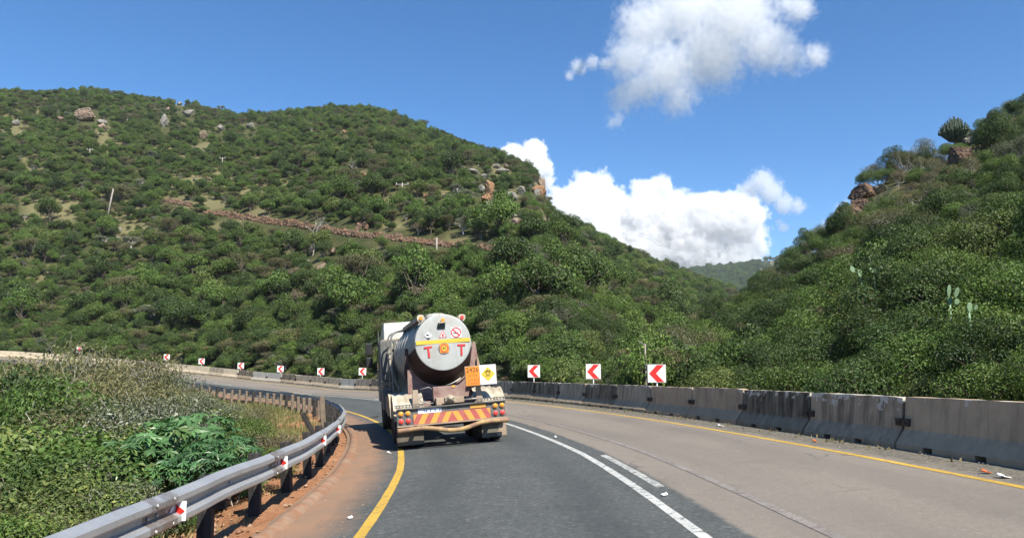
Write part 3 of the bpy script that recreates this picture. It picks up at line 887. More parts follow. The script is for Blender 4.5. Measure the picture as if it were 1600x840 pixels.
def rock_mesh(seed, sx, sy, sz, sub=4, boxy=0.0):
    bm = bmesh.new()
    bmesh.ops.create_icosphere(bm, subdivisions=sub, radius=1)
    o = Vector((seed * 3.7, seed * 1.3, seed * 2.1))
    r = random.Random(seed)
    planes = [(Vector((r.gauss(0, 1), r.gauss(0, 1), r.gauss(0, .8))).normalized(), r.uniform(.42, .78)) for _ in range(15)]
    for v in bm.verts:
        c = v.co.normalized()
        k = 1 + .3 * mnoise.noise(c * 1.3 + o) + .16 * mnoise.noise(c * 3.1 + o)
        p = c * k
        if boxy: p = p * (1 - boxy + boxy / (max(abs(c.x), abs(c.y), abs(c.z)) * 1.15))
        for nrm, dd in planes:
            ex = p.dot(nrm) - dd
            if ex > 0: p -= nrm * ex * .93
        p.z += .07 * math.floor((p.z + .03 * mnoise.noise(c * 2 + o)) * 4) / 4
        v.co = Vector((p.x * sx, p.y * sy, p.z * sz)) + .13 * min(sx, sz) * Vector((mnoise.noise(c * 5 + o), mnoise.noise(c * 7 - o), mnoise.noise(c * 6 + o)))
    me = bpy.data.meshes.new('boulder')
    bm.to_mesh(me); bm.free()
    return me
TONE = ['tan', 'orange', 'grey']
def rock_place(px, py):
    if px < 110: return 'under the left end of the ridge'
    if px < 340 and py < 215: return 'high on the left slope below the ridge'
    if px < 420 and py < 240: return 'below the dip of the ridge'
    if py < 215: return 'on the hilltop ridge'
    if px > 880 and py > 460: return 'on the lower slope behind the second largest chevron sign'
    if px > 830 and py < 330: return 'on the cliff edge where the hill meets the big white cloud'
    if 725 < px < 830 and py < 335: return 'on the cliff band of the right shoulder of the hill'
    if 725 < px < 860 and py < 365: return 'under the cliff edge of the hill shoulder'
    if px > 780: return 'at the right end of the rubble wall'
    if px < 220: return 'at the foot of the leaning pole'
    if py > 380: return 'below the rubble wall near the pale dead tree'
    return 'in the scrub above the rubble wall'
ROCK_XY = []
for px, py, w, h, sd, tn in ROCKS:
    b = ray_hit(px, py + h * .45)
    if b is None: continue
    D = math.hypot(b[0], b[1]); k = D / FPX
    big_ = 1.35 if 700 < px < 860 and py < 360 else 1.0
    sx = w * k / 2 * 1.05 * big_; sz = h * k / 2 * 1.1 * big_
    me = rock_mesh(sd, sx, max(sx, sz) * .9, sz)
    me.materials.append(ROCKM[tn])
    o = bpy.data.objects.new('boulder', me); link(o)
    c = at(px, py, D - .5 * sx); o.location = c; o.rotation_euler = (0, 0, rnd.uniform(-.4, .4))
    size = 'large' if w * h > 300 else 'mid-sized' if w * h > 150 else 'small'
    shape = 'tall' if h > w * 1.15 else 'long flat' if w > h * 2.1 else 'blocky'
    tag(o, f'{size} {shape} {TONE[tn]} boulder {rock_place(px, py)}', 'boulder', f'boulders {rock_place(px, py)}')
    ROCK_XY.append((px, py, w, h))
# ledges and cliffs of the near right-hand slope: (px, py, w, h, distance, tone, label)
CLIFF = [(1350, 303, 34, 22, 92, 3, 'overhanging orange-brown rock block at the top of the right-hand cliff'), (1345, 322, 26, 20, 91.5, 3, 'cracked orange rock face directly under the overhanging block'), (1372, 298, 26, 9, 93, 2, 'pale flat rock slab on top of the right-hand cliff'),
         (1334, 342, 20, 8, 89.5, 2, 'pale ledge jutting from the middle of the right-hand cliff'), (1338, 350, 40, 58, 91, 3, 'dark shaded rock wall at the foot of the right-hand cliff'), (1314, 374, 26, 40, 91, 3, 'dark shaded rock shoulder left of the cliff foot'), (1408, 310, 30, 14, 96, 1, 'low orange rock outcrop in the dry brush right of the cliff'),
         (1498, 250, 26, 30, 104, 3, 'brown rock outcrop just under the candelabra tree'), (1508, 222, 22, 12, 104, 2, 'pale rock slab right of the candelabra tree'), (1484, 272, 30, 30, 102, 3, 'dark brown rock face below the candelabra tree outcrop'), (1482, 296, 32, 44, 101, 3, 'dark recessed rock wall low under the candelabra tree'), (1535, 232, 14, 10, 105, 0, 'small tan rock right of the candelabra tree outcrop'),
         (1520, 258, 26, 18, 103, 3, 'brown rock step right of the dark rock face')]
for i, (px, py, w, h, D, tn, lab) in enumerate(CLIFF):
    hit = ray_hit(px, py + h * .35)
    if hit is not None: D = min(D, math.hypot(hit[0], hit[1]) - .12 * w * D / FPX)
    CLIFF[i] = (px, py, w, h, D, tn, lab)
    k = D / FPX
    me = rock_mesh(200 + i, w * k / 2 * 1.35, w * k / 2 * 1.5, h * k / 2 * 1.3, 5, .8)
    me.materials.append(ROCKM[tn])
    o = bpy.data.objects.new('cliff_rock', me); link(o)
    o.location = at(px, py, D); o.rotation_euler = (0, 0, rnd.uniform(-.5, .5))
    tag(o, lab, 'rock', 'cliff rocks on the right slope')

# ------------------------------------------------------------------ rubble terrace wall on the far slope
def rubble_wall(path, lab, hpx, sd):
    r = random.Random(sd)
    pts = []
    a = np.array(path, dtype=float)
    for px in np.arange(a[0, 0], a[-1, 0], 1.0):
        py = float(np.interp(px, a[:, 0], a[:, 1]))
        b = ray_hit(px, py)
        if b is not None: pts.append(b)
    pts = np.array(pts)
    for _ in range(3): pts[1:-1] = (pts[:-2] + pts[1:-1] * 2 + pts[2:]) / 4
    V = []; F = []; M = []
    def stone(c, s, mi):
        o = len(V)
        R_ = Matrix.Rotation(r.uniform(0, 3), 3, Vector((r.gauss(0, 1), r.gauss(0, 1), r.gauss(0, 1))))
        for kx in (-1, 1):
            for ky in (-1, 1):
                for kz in (-1, 1):
                    q = R_ @ Vector((kx * s * r.uniform(.6, 1.1), ky * s * r.uniform(.6, 1.1), kz * s * r.uniform(.5, .95)))
                    V.append((c[0] + q.x, c[1] + q.y, c[2] + q.z))
        for f in [(0, 1, 3, 2), (4, 6, 7, 5), (0, 4, 5, 1), (2, 3, 7, 6), (0, 2, 6, 4), (1, 5, 7, 3)]:
            F.append(tuple(i + o for i in f)); M.append(mi)
    for i in range(len(pts) - 1):
        L = np.linalg.norm(pts[i + 1] - pts[i])
        D = math.hypot(*pts[i][:2]); k = D / FPX
        H = hpx * k * (.75 + .5 * vnoise(np.array(i * .13), np.array(sd * 1.0))) * (.55 + .45 * min(1, min(i, len(pts) - i) / 25))
        n_ = max(3, int(L * H * 15))
        out = -pts[i][:2] / D
        for _ in range(n_):
            f = r.random(); g_ = r.random()
            c = pts[i] * (1 - f) + pts[i + 1] * f
            c = np.array([c[0] + out[0] * (.9 * (1 - g_) + r.uniform(-.2, .2)) - out[0] * .4, c[1] + out[1] * (.9 * (1 - g_)) - out[1] * .4, c[2] - .2 + g_ * H])
            stone(c, r.uniform(.10, .26), r.choice([0, 0, 1, 1, 1, 2]))
    c0 = Vector(pts[len(pts) // 2])
    mb = MB(); mb.v = [(v[0] - c0.x, v[1] - c0.y, v[2] - c0.z) for v in V]; mb.f = F; mb.m = M; mb.sm = [False] * len(F)
    o = mb.build('rubble_wall', [rock_mat('brown_rubble', (.20, .145, .10), (.17, .12, .085), (.11, .085, .065)), rock_mat('orange_rubble', (.20, .12, .075), (.22, .135, .085), (.13, .085, .06)), rock_mat('reddish_rubble', (.19, .115, .075), (.23, .145, .095), (.12, .082, .058))])
    o.location = c0
    tag(o, lab, 'stone wall')
rubble_wall(WALL_PATHS[1], 'long reddish loose-stone terrace wall running across the middle of the left hillside', 9.5, 5)
rubble_wall(WALL_PATHS[0], 'short reddish loose-stone wall piece just left of the long terrace wall', 10, 9)
rubble_wall([(557, 362), (562, 355), (568, 350), (574, 362)], 'small orange heap of stones on top of the long terrace wall', 16, 11)
# ------------------------------------------------------------------ foliage
def leaf_mat(name, c1, c2, c3, transl=.28, rare=.12, rough=.5, spec=.3):
    """per-leaf and per-plant variety of the leaf colour itself"""
    m, nt, b = new_mat(name)
    oi = nn(nt, 'ShaderNodeObjectInfo')
    tint = nn(nt, 'ShaderNodeAttribute', attribute_name='tint').outputs['Fac']
    c = mixc(nt, oi.outputs['Random'], c1, c2)
    c = mixc(nt, ramp(nt, tint, 1 - rare, 1 - rare * .5, 0, .8), c, c3)
    val = ramp(nt, mathn(nt, 'FRACT', mathn(nt, 'MULTIPLY', tint, 7.31)), 0, 1, .8, 1.7)
    vr = ramp(nt, mathn(nt, 'FRACT', mathn(nt, 'MULTIPLY', oi.outputs['Random'], 13.7)), 0, 1, .75, 1.3)
    h = nn(nt, 'ShaderNodeHueSaturation', {'Color': c, 'Value': mathn(nt, 'MULTIPLY', val, vr), 'Saturation': 1.0})
    nt.links.new(h.outputs[0], b.inputs['Base Color'])
    b.inputs['Roughness'].default_value = rough
    b.inputs['Specular IOR Level'].default_value = spec
    tr = nn(nt, 'ShaderNodeBsdfTranslucent')
    t2 = mixc(nt, .55, h.outputs[0], (.10, .14, .01))
    nt.links.new(t2, tr.inputs['Color'])
    mx = nn(nt, 'ShaderNodeMixShader', {0: transl})
    nt.links.new(b.outputs[0], mx.inputs[1]); nt.links.new(tr.outputs[0], mx.inputs[2])
    nt.links.new(mx.outputs[0], nt.nodes['Material Output'].inputs['Surface'])
    return m
LEAF = {'dark': leaf_mat('leaf_dark_green', (0.036, 0.066, 0.018), (0.057, 0.091, 0.025), (0.103, 0.125, 0.040)),
        'mid': leaf_mat('leaf_mid_green', (0.062, 0.112, 0.023), (0.089, 0.141, 0.030), (0.148, 0.182, 0.046)),
        'bright': leaf_mat('leaf_yellow_green', (.088, .126, .034), (.112, .146, .040), (0.217, 0.222, 0.057)),
        'olive': leaf_mat('leaf_olive', (0.097, 0.100, 0.043), (0.125, 0.120, 0.055), (0.171, 0.137, 0.068)),
        'grey': leaf_mat('leaf_grey_green', (0.097, 0.114, 0.064), (0.131, 0.142, 0.085), (0.217, 0.217, 0.148)),
        'silver': leaf_mat('leaf_silver_green', (0.068, 0.085, 0.043), (0.085, 0.100, 0.052), (0.296, 0.302, 0.228), rare=.34),
        'castor': leaf_mat('leaf_blue_green', (0.052, 0.123, 0.046), (0.071, 0.148, 0.051), (0.114, 0.182, 0.057), rough=.35, spec=.5),
        'brush': leaf_mat('leaf_dry_brush', (0.114, 0.093, 0.055), (0.148, 0.114, 0.068), (0.097, 0.103, 0.040))}
MAT_BARK = pmat('grey_brown_bark', (.13, .105, .08), .9, var=.3, scale=8)
MAT_PBARK = pmat('pale_bark', (.42, .39, .34), .85, var=.2, scale=6)

def make_leaves(rng, n, clumps, L, aspect, spread=.16, up=.35, droop=.2, shape='diamond'):
    """clumps: (cx,cy,cz,rx,ry,rz). Leaves sit on and just inside every clump's shell"""
    cl = np.array(clumps, dtype=float)
    w = cl[:, 3] * cl[:, 5] + cl[:, 3] * cl[:, 4]
    k = rng.choice(len(cl), n, p=w / w.sum())
    u = rng.normal(size=(n, 3)); u[:, 2] += .25
    u /= np.linalg.norm(u, axis=1)[:, None]
    rho = 1 - np.abs(rng.normal(0, spread, n)) + rng.normal(0, .05, n)
    c = cl[k, :3] + u * cl[k, 3:6] * rho[:, None]
    nrm = u + rng.normal(0, .55, (n, 3)); nrm[:, 2] += up
    nrm /= np.linalg.norm(nrm, axis=1)[:, None]
    d = rng.normal(size=(n, 3)) + u * .7; d[:, 2] -= droop
    d -= nrm * (d * nrm).sum(1)[:, None]
    d /= np.linalg.norm(d, axis=1)[:, None]
    s = np.cross(nrm, d)
    sz = L * rng.uniform(.65, 1.35, n)
    W = sz * aspect
    base = c - d * (sz / 2)[:, None]; tip = c + d * (sz / 2)[:, None] - nrm * (sz * .12)[:, None]
    mid = c + d * (sz * .04)[:, None]
    lf = mid + s * (W / 2)[:, None] + nrm * (W * .14)[:, None]
    rt = mid - s * (W / 2)[:, None] + nrm * (W * .14)[:, None]
    V = np.stack([base, rt, tip, lf], 1).reshape(-1, 3)
    F = np.arange(n * 4, dtype=np.int32)
    tint = np.repeat(rng.random(n), 4)
    return V, F, tint

def palmate(rng, n, clumps, L):
    """star-shaped leaves with seven pointed lobes"""
    cl = np.array(clumps, dtype=float)
    k = rng.choice(len(cl), n)
    u = rng.normal(size=(n, 3)); u[:, 2] += .35
    u /= np.linalg.norm(u, axis=1)[:, None]
    c = cl[k, :3] + u * cl[k, 3:6] * (1 - np.abs(rng.normal(0, .2, n)))[:, None]
    Vs, tints = [], []
    for i in range(n):
        nr = u[i] * .6 + rng.normal(0, .3, 3); nr[2] += .75; nr /= np.linalg.norm(nr)
        a = np.cross(nr, [.3, .2, .9]); a /= np.linalg.norm(a); b = np.cross(nr, a)
        s = L * rng.uniform(.6, 1.3); r0 = rng.uniform(0, 6.28); t = rng.random()
        for j in range(7):
            an = r0 + (j - 3) * .76
            dd = a * math.cos(an) + b * math.sin(an); pp = -a * math.sin(an) + b * math.cos(an)
            ln = s * (1 - .09 * abs(j - 3))
            Vs += [c[i], c[i] + dd * ln * .55 + pp * ln * .16 - nr * ln * .04, c[i] + dd * ln - nr * ln * .28, c[i] + dd * ln * .55 - pp * ln * .16 - nr * ln * .04]
            tints += [t] * 4
    V = np.array(Vs)
    return V, np.arange(len(V), dtype=np.int32), np.array(tints)

def tube_np(pts, rs, n=5):
    mb = MB(); mb.tube(pts, rs, n, cap=False)
    return np.array(mb.v), np.array(mb.f, dtype=np.int32)

def stems(rng, clumps, H, r0, n=5, fork=.25, multi=False):
    Vs, Fs, o = [], [], 0
    bx = rng.normal(0, .05 * H, 2)
    fk = np.array([bx[0], bx[1], H * fork])
    if not multi:
        v, f = tube_np([(0, 0, -.4), (bx[0] * .4, bx[1] * .4, H * fork * .5), tuple(fk)], [r0 * 1.25, r0, r0 * .85], 7)
        Vs.append(v); Fs.append(f); o += len(v)
    for c in clumps:
        c = np.array(c, dtype=float)
        st = fk if not multi else np.array([rng.normal(0, .12), rng.normal(0, .12), -.3])
        end = c[:3] + np.array([0, 0, .1 * c[5]])
        m = st * .5 + end * .5 + rng.normal(0, .06 * H, 3) - np.array([0, 0, .05 * H])
        q = st * .25 + end * .75 + rng.normal(0, .03 * H, 3)
        v, f = tube_np([tuple(st), tuple(m), tuple(q), tuple(end)], [r0 * .6, r0 * .45, r0 * .32, r0 * .15], n)
        Vs.append(v); Fs.append(f + o); o += len(v)
        for _ in range(3):
            u = rng.normal(size=3); u[2] = abs(u[2]) * .6; u /= np.linalg.norm(u)
            e2 = c[:3] + u * c[3:6] * 1.02
            v, f = tube_np([tuple(q), tuple((q + e2) / 2 + rng.normal(0, .04 * H, 3)), tuple(e2)], [r0 * .25, r0 * .17, r0 * .07], 4)
            Vs.append(v); Fs.append(f + o); o += len(v)
    return np.vstack(Vs), np.vstack(Fs)

def crown_clumps(rng, H, W, k, flat=.75, z0=.45, cr=.34):
    out = []
    for i in range(k):
        a = rng.uniform(0, 6.283); rr = math.sqrt(rng.random()) * (W / 2) * .72
        zc = H * (z0 + (1 - z0) * .72 * (1 - (rr / (W / 2)) ** 2) * rng.uniform(.45, 1.0))
        r = W * cr * rng.uniform(.6, 1.15)
        out.append((math.cos(a) * rr, math.sin(a) * rr, zc, r, r * rng.uniform(.8, 1.1), r * flat * rng.uniform(.75, 1.1)))
    return out

class Proto: pass
def make_plant(name, seed, H, W, k, nleaf, L, aspect, leafkey, flat=.75, z0=.45, cr=.34, bark=None, r0=.07, multi=False, spread=.16, droop=.2, merged=False, kind='leaf'):
    rng = np.random.default_rng(seed)
    cl = crown_clumps(rng, H, W, k, flat, z0, cr)
    if kind == 'palm': V, F, T = palmate(rng, nleaf, cl, L)
    else: V, F, T = make_leaves(rng, nleaf, cl, L, aspect, spread, droop=droop)
    sv, sf = stems(rng, cl, H, r0, multi=multi)
    p = Proto(); p.name = name; p.H = float(np.percentile(V[:, 2], 98.5)); p.W = W; p.leaf = leafkey
    bark = bark or MAT_BARK
    if merged:
        fl = np.concatenate([F, (sf + len(V)).ravel()])
        p.me = np_mesh(name, np.vstack([V, sv]), fl, 4, [LEAF[leafkey], bark], np.concatenate([np.zeros(len(F) // 4), np.ones(len(sf))]), np.concatenate([T, np.zeros(len(sv))]))
        p.crown = p.stem = None
    else:
        p.crown = np_mesh('crown', V, F, 4, [LEAF[leafkey]], None, T)
        p.stem = np_mesh('trunk', sv, sf, 4, [bark], smooth=True)
    return p

# far kinds: whole small trees in one mesh
FAR = [make_plant('hillside_tree', 11, 4.2, 4.6, 14, 2860, .20, .62, 'dark', merged=True, spread=.22, cr=.22, r0=.09, z0=.4),
       make_plant('hillside_tree', 12, 3.6, 4.4, 13, 2640, .20, .62, 'dark', merged=True, spread=.22, cr=.22, r0=.09, z0=.36),
       make_plant('hillside_tree', 13, 4.0, 4.6, 14, 2640, .20, .62, 'mid', merged=True, spread=.22, cr=.22, r0=.09, z0=.38),
       make_plant('hillside_tree', 14, 3.2, 4.0, 13, 2530, .19, .62, 'mid', merged=True, spread=.22, cr=.22, r0=.09, z0=.32),
       make_plant('hillside_tree', 15, 3.4, 4.2, 13, 2420, .2, .6, 'bright', merged=True, spread=.22, cr=.22, r0=.09, z0=.36),
       make_plant('hillside_tree', 16, 3.6, 5.0, 14, 1760, .18, .5, 'olive', merged=True, cr=.22, r0=.09, flat=.45, z0=.6, spread=.3),
       make_plant('hillside_tree', 17, 3.0, 3.8, 13, 1650, .18, .5, 'grey', merged=True, cr=.2, r0=.13, flat=.6, z0=.42, spread=.3, bark=MAT_PBARK),
       make_plant('hillside_tree', 18, 2.4, 3.4, 12, 1430, .17, .5, 'brush', merged=True, cr=.2, r0=.13, flat=.6, z0=.36, spread=.32, bark=MAT_PBARK)]
FAR_W = [.17, .15, .17, .14, .11, .12, .10, .04]
FARWORD = ['rounded dark green', 'low dark green', 'rounded mid green', 'low mid green', 'yellow-green', 'flat-topped olive', 'sparse grey-green', 'dry brownish']

def excluded(px, py):
    e = np.zeros(px.shape, dtype=bool)
    for gx, gy, rx, ry in GRASS_PATCH:
        e |= ((((px - gx) / rx) ** 2 + ((py - gy) / ry) ** 2) < .95) & (HR.random(px.shape) < .8)
    for gx, gy, w, h in ROCK_XY:
        e |= (np.abs(px - gx) < w * .55 + 3) & (py > gy - h * .45) & (py < gy + h * .5 + 20)
    wy = wall_y(px)
    e |= (px > 254) & (px < 303) & (py > wy - 9) & (py < wy + 13)
    e |= (px > 314) & (px < 788) & (py > wy - 12) & (py < wy + 24)
    return e

def sight_cap(px, py, D, Hp, scl):
    """growth in front of the terrace wall and the boulders stays low enough to leave them showing"""
    s = scl.copy()
    room = np.full(px.shape, 1e9)
    wy = wall_y(px)
    inw = ((px > 256) & (px < 302)) | ((px > 316) & (px < 786))
    g = py - wy
    room = np.where(inw & (g > -2) & (g < 75), np.minimum(room, g - 1.5), room)
    for gx, gy, w, h in ROCK_XY:
        g = py - (gy + h * .22)
        room = np.where((np.abs(px - gx) < w * .5 + 4) & (g > -2) & (g < 60), np.minimum(room, np.maximum(g, 0)), room)
    return np.minimum(s, np.maximum(room, 0) * D / (FPX * Hp * .9))
def near_sign(x, y, d):
    e = np.zeros(x.shape, dtype=bool)
    for s_ in SIGN_POS:
        e |= np.hypot(x - s_[1], y - s_[2]) < d
    return e
HR = np.random.default_rng(21)
def scatter_polar(n, az0, az1, r0, r1):
    az = np.radians(HR.uniform(az0, az1, n)); r = np.sqrt(HR.uniform(r0 ** 2, r1 ** 2, n))
    return np.sin(az) * r, np.cos(az) * r
def thin(x, y, d0, cell):
    """drop points that crowd each other: d0 is the wanted spacing per point"""
    grid = {}; keep = np.zeros(len(x), dtype=bool)
    for i in range(len(x)):
        gx, gy = int(x[i] // cell), int(y[i] // cell); ok = True
        for a in (-1, 0, 1):
            for b in (-1, 0, 1):
                for j in grid.get((gx + a, gy + b), ()):
                    if (x[j] - x[i]) ** 2 + (y[j] - y[i]) ** 2 < d0[i] ** 2: ok = False; break
                if not ok: break
            if not ok: break
        if ok:
            grid.setdefault((gx, gy), []).append(i); keep[i] = True
    return keep

# --- left hillside
x, y = scatter_polar(60000, -46, 34, 25, 440)
phi, R = polar_of(x, y); az = np.degrees(np.arctan2(x, y)); r = np.hypot(x, y)
elR = np.interp(az, TR[:, 0], TR[:, 2])
ok = (R > 109.6) & ~near_sign(x, y, 2.6) & ((az < 11) | (r > elR + 12))
x, y = x[ok], y[ok]
k = thin(x, y, 1.35 + .65 * HR.random(len(x)) + np.clip((np.hypot(x, y) - 150) / 300, 0, 1) * .4, 4.0)
x, y = x[k], y[k]
z = height(x, y)
px, py, dep = proj(x, y, z)
ex = excluded(px, py)
ex |= (fbm(x / 15 + 3, y / 15 + 8, 3) > .585) & (HR.random(len(x)) < .55) & (py < 470)
x, y, z, px, py = x[~ex], y[~ex], z[~ex], px[~ex], py[~ex]
n = len(x)
spc = HR.choice(8, n, p=FAR_W)
zone = fbm(x / 42, y / 42, 3)
spc = np.where((zone > .57) & (HR.random(n) < .5), HR.choice([2, 3, 4], n), spc)
spc = np.where((zone < .42) & (HR.random(n) < .45), HR.choice([0, 5, 6], n), spc)
scl = (.38 + .62 * HR.random(n) ** 1.5) * np.where(HR.random(n) < .07, 1.3, 1)
r = np.hypot(x, y)
scl *= np.interp(py, [170, 380, 440, 560], [.88, .95, 1.2, 1.3])
scl = np.where(polar_of(x, y)[1] < 113, np.minimum(scl, .55), scl)
rz = HR.uniform(0, 6.28, n)
Hs = np.array([p.H for p in FAR])
scl = sight_cap(px, py, r, Hs[spc] * 1.25, scl)
scl = np.maximum(scl, .15)
VEG = dict(x=x, y=y, z=z, s=scl, rz=rz, k=spc)
# which of them show largest: sample the sight line, skip those behind others
Hs = np.array([p.H for p in FAR])
size = scl * Hs[spc] / np.hypot(x, y)
pxt, pyt, _ = proj(x, y, z + scl * Hs[spc] * .8)
infr = (px > 8) & (px < 1180) & (pyt > 120) & (pyt < 575) & (pyt < np.interp(px, [0, 120, 240, 600, 1180], [540, 540, 555, 580, 560]))
order = np.argsort(-np.where(infr, size, 0))
IND = []
taken = []
for i in order:
    if len(IND) >= 285: break
    # must rise clear of nearer ones already picked in front of it
    q = True
    for j in taken[-60:]:
        if abs(px[i] - px[j]) < 7 and abs(pyt[i] - pyt[j]) < 5: q = False; break
    if q: IND.append(i); taken.append(i)
HILL_LAND = [(124, 'behind the farthest chevron sign'), (190, 'between the two farthest chevron signs'), (260, 'behind the second farthest chevron sign'), (315, 'behind the third farthest chevron sign'), (376, 'behind the fourth sign left of the truck'), (438, 'behind the third sign left of the truck'),
             (501, 'behind the second sign left of the truck'), (566, 'behind the sign just left of the truck'), (690, 'behind the tank of the truck'), (834, 'behind the sign just right of the truck'), (927, 'behind the second largest chevron sign'), (1026, 'behind the largest chevron sign'), (40, 'behind the far left cream barriers')]
first = {}
HILL_OBJS = []
for i in IND:
    kk = int(spc[i])
    o = bpy.data.objects.new('hillside_tree', FAR[kk].me); link(o)
    o.location = (x[i], y[i], z[i] - .1); o.scale = (scl[i], scl[i], scl[i] * HR.uniform(.8, 1.4)); o.rotation_euler = (HR.uniform(-.12, .12), HR.uniform(-.12, .12), rz[i])
    row = 'low' if pyt[i] > 520 else 'midway up' if pyt[i] > 470 else 'high'
    land = min(HILL_LAND, key=lambda q: abs(q[0] - px[i]))[1]
    tag(o, f'{FARWORD[kk]} tree {row} {land}', 'tree', f'{FARWORD[kk]} trees {row} on the slope {land}')
    first.setdefault(kk, o); HILL_OBJS.append(o)
for kk in range(8):
    if kk not in first:
        o = bpy.data.objects.new('hillside_tree', FAR[kk].me); link(o)
        j = [i for i in order if spc[i] == kk and i not in IND][0]
        IND.append(j)
        o.location = (x[j], y[j], z[j] - .1); o.scale = (scl[j],) * 3; o.rotation_euler = (0, 0, rz[j])
        land = min(HILL_LAND, key=lambda q: abs(q[0] - px[j]))[1]
        tag(o, f'{FARWORD[kk]} bush alone among green trees on the slope {land}', 'tree')
        first[kk] = o
rest = np.ones(n, dtype=bool); rest[IND] = False

def scatter_stuff(name, pts, scl, rz, kidx, objs, label, tilt=None):
    """ONE object of uncountable growth: points carrying scale, turn and kind, instanced by geometry nodes"""
    me = bpy.data.meshes.new(name)
    me.vertices.add(len(pts)); me.vertices.foreach_set('co', np.asarray(pts, dtype=np.float32).ravel())
    for nm, ty, v in (('scl', 'FLOAT', scl), ('rz', 'FLOAT', rz), ('kidx', 'INT', kidx), ('tall', 'FLOAT', np.random.default_rng(len(pts)).uniform(.75, 1.45, len(pts)))):
        a = me.attributes.new(nm, ty, 'POINT'); a.data.foreach_set('value', np.asarray(v, dtype=np.float32 if ty == 'FLOAT' else np.int32))
    me.update()
    o = bpy.data.objects.new(name, me); link(o)
    ng = bpy.data.node_groups.new(name, 'GeometryNodeTree')
    ng.interface.new_socket('Geometry', in_out='INPUT', socket_type='NodeSocketGeometry')
    ng.interface.new_socket('Geometry', in_out='OUTPUT', socket_type='NodeSocketGeometry')
    gi = ng.nodes.new('NodeGroupInput'); go = ng.nodes.new('NodeGroupOutput')
    jn = ng.nodes.new('GeometryNodeJoinGeometry')
    def named(nm, ty):
        a = ng.nodes.new('GeometryNodeInputNamedAttribute'); a.data_type = ty; a.inputs[0].default_value = nm; return a.outputs[0]
    cmb = ng.nodes.new('ShaderNodeCombineXYZ'); ng.links.new(named('rz', 'FLOAT'), cmb.inputs[2])
    e2r = ng.nodes.new('FunctionNodeEulerToRotation'); ng.links.new(cmb.outputs[0], e2r.inputs[0])
    sv = ng.nodes.new('ShaderNodeCombineXYZ'); s1 = named('scl', 'FLOAT')
    mz = ng.nodes.new('ShaderNodeMath'); mz.operation = 'MULTIPLY'; ng.links.new(s1, mz.inputs[0]); ng.links.new(named('tall', 'FLOAT'), mz.inputs[1])
    ng.links.new(s1, sv.inputs[0]); ng.links.new(s1, sv.inputs[1]); ng.links.new(mz.outputs[0], sv.inputs[2]); sc_ = sv.outputs[0]; ki = named('kidx', 'INT')
    for i, ob in enumerate(objs):
        oi = ng.nodes.new('GeometryNodeObjectInfo'); oi.transform_space = 'ORIGINAL'
        oi.inputs['Object'].default_value = ob; oi.inputs['As Instance'].default_value = True
        cmp_ = ng.nodes.new('FunctionNodeCompare'); cmp_.data_type = 'INT'; cmp_.operation = 'EQUAL'
        ng.links.new(ki, cmp_.inputs['A'] if False else [s for s in cmp_.inputs if s.name == 'A' and s.type == 'INT'][0])
        [s for s in cmp_.inputs if s.name == 'B' and s.type == 'INT'][0].default_value = i
        ip = ng.nodes.new('GeometryNodeInstanceOnPoints')
        ng.links.new(gi.outputs[0], ip.inputs['Points']); ng.links.new(oi.outputs['Geometry'], ip.inputs['Instance'])
        ng.links.new(cmp_.outputs[0], ip.inputs['Selection']); ng.links.new(e2r.outputs[0], ip.inputs['Rotation']); ng.links.new(sc_, ip.inputs['Scale'])
        ng.links.new(ip.outputs[0], jn.inputs[0])
    ng.links.new(jn.outputs[0], go.inputs[0])
    md = o.modifiers.new('growth', 'NODES'); md.node_group = ng
    return tag(o, label, None, None, 'stuff')
scatter_stuff('hillside_scrub', np.stack([x, y, z - .1], -1)[rest], scl[rest], rz[rest], spc[rest], [first[i] for i in range(8)], 'dense green scrub covering the left hillside')

# small understorey between the trees so that little bare ground shows
x2, y2 = scatter_polar(34000, -42, 24, 25, 430)
phi, R = polar_of(x2, y2); az = np.degrees(np.arctan2(x2, y2)); r2 = np.hypot(x2, y2)
ok = (R > 108.6) & ((az < 11) | (r2 > np.interp(az, TR[:, 0], TR[:, 2]) + 12))
_p = HR.uniform(14, 84, 2600); _r = 108.4 + 14 * HR.random(2600) ** 1.3
_x, _y = pol(_p, _r)
x2, y2 = np.concatenate([x2[ok], _x]), np.concatenate([y2[ok], _y]); z2 = height(x2, y2)
p2, q2, _ = proj(x2, y2, z2)
ex = excluded(p2, q2) & (HR.random(len(x2)) < .93)
x2, y2, z2 = x2[~ex], y2[~ex], z2[~ex]
n2 = len(x2)
p2, q2, _ = proj(x2, y2, z2)
u2 = sight_cap(p2, q2, np.hypot(x2, y2), 3.9 * np.ones(n2), HR.uniform(.25, .6, n2))
u2 = np.maximum(u2, .13)
k2 = ~near_sign(x2, y2, 1.9)
x2, y2, z2, u2 = x2[k2], y2[k2], z2[k2], u2[k2]; n2 = len(x2)
scatter_stuff('hillside_undergrowth', np.stack([x2, y2, z2 - .15], -1), u2, HR.uniform(0, 6.28, n2), HR.choice(8, n2, p=[.10, .12, .17, .21, .16, .11, .09, .04]), [first[i] for i in range(8)], 'low undergrowth between the trees of the left hillside')

# --- far blue hill in the gap
x3, y3 = scatter_polar(9000, 8, 26, 1050, 1560)
z3 = height(x3, y3); p3, q3, _ = proj(x3, y3, z3)
ok = ((p3 < 1185) | (HR.random(len(x3)) < .22)) & (z3 > -5)
x3, y3, z3 = x3[ok], y3[ok], z3[ok]; n3 = len(x3)
scatter_stuff('distant_scrub', np.stack([x3, y3, z3 - .3], -1), HR.uniform(1.2, 2.3, n3), HR.uniform(0, 6.28, n3), HR.choice(4, n3), [first[i] for i in range(4)], 'dark scrub on the distant hill in the gap')

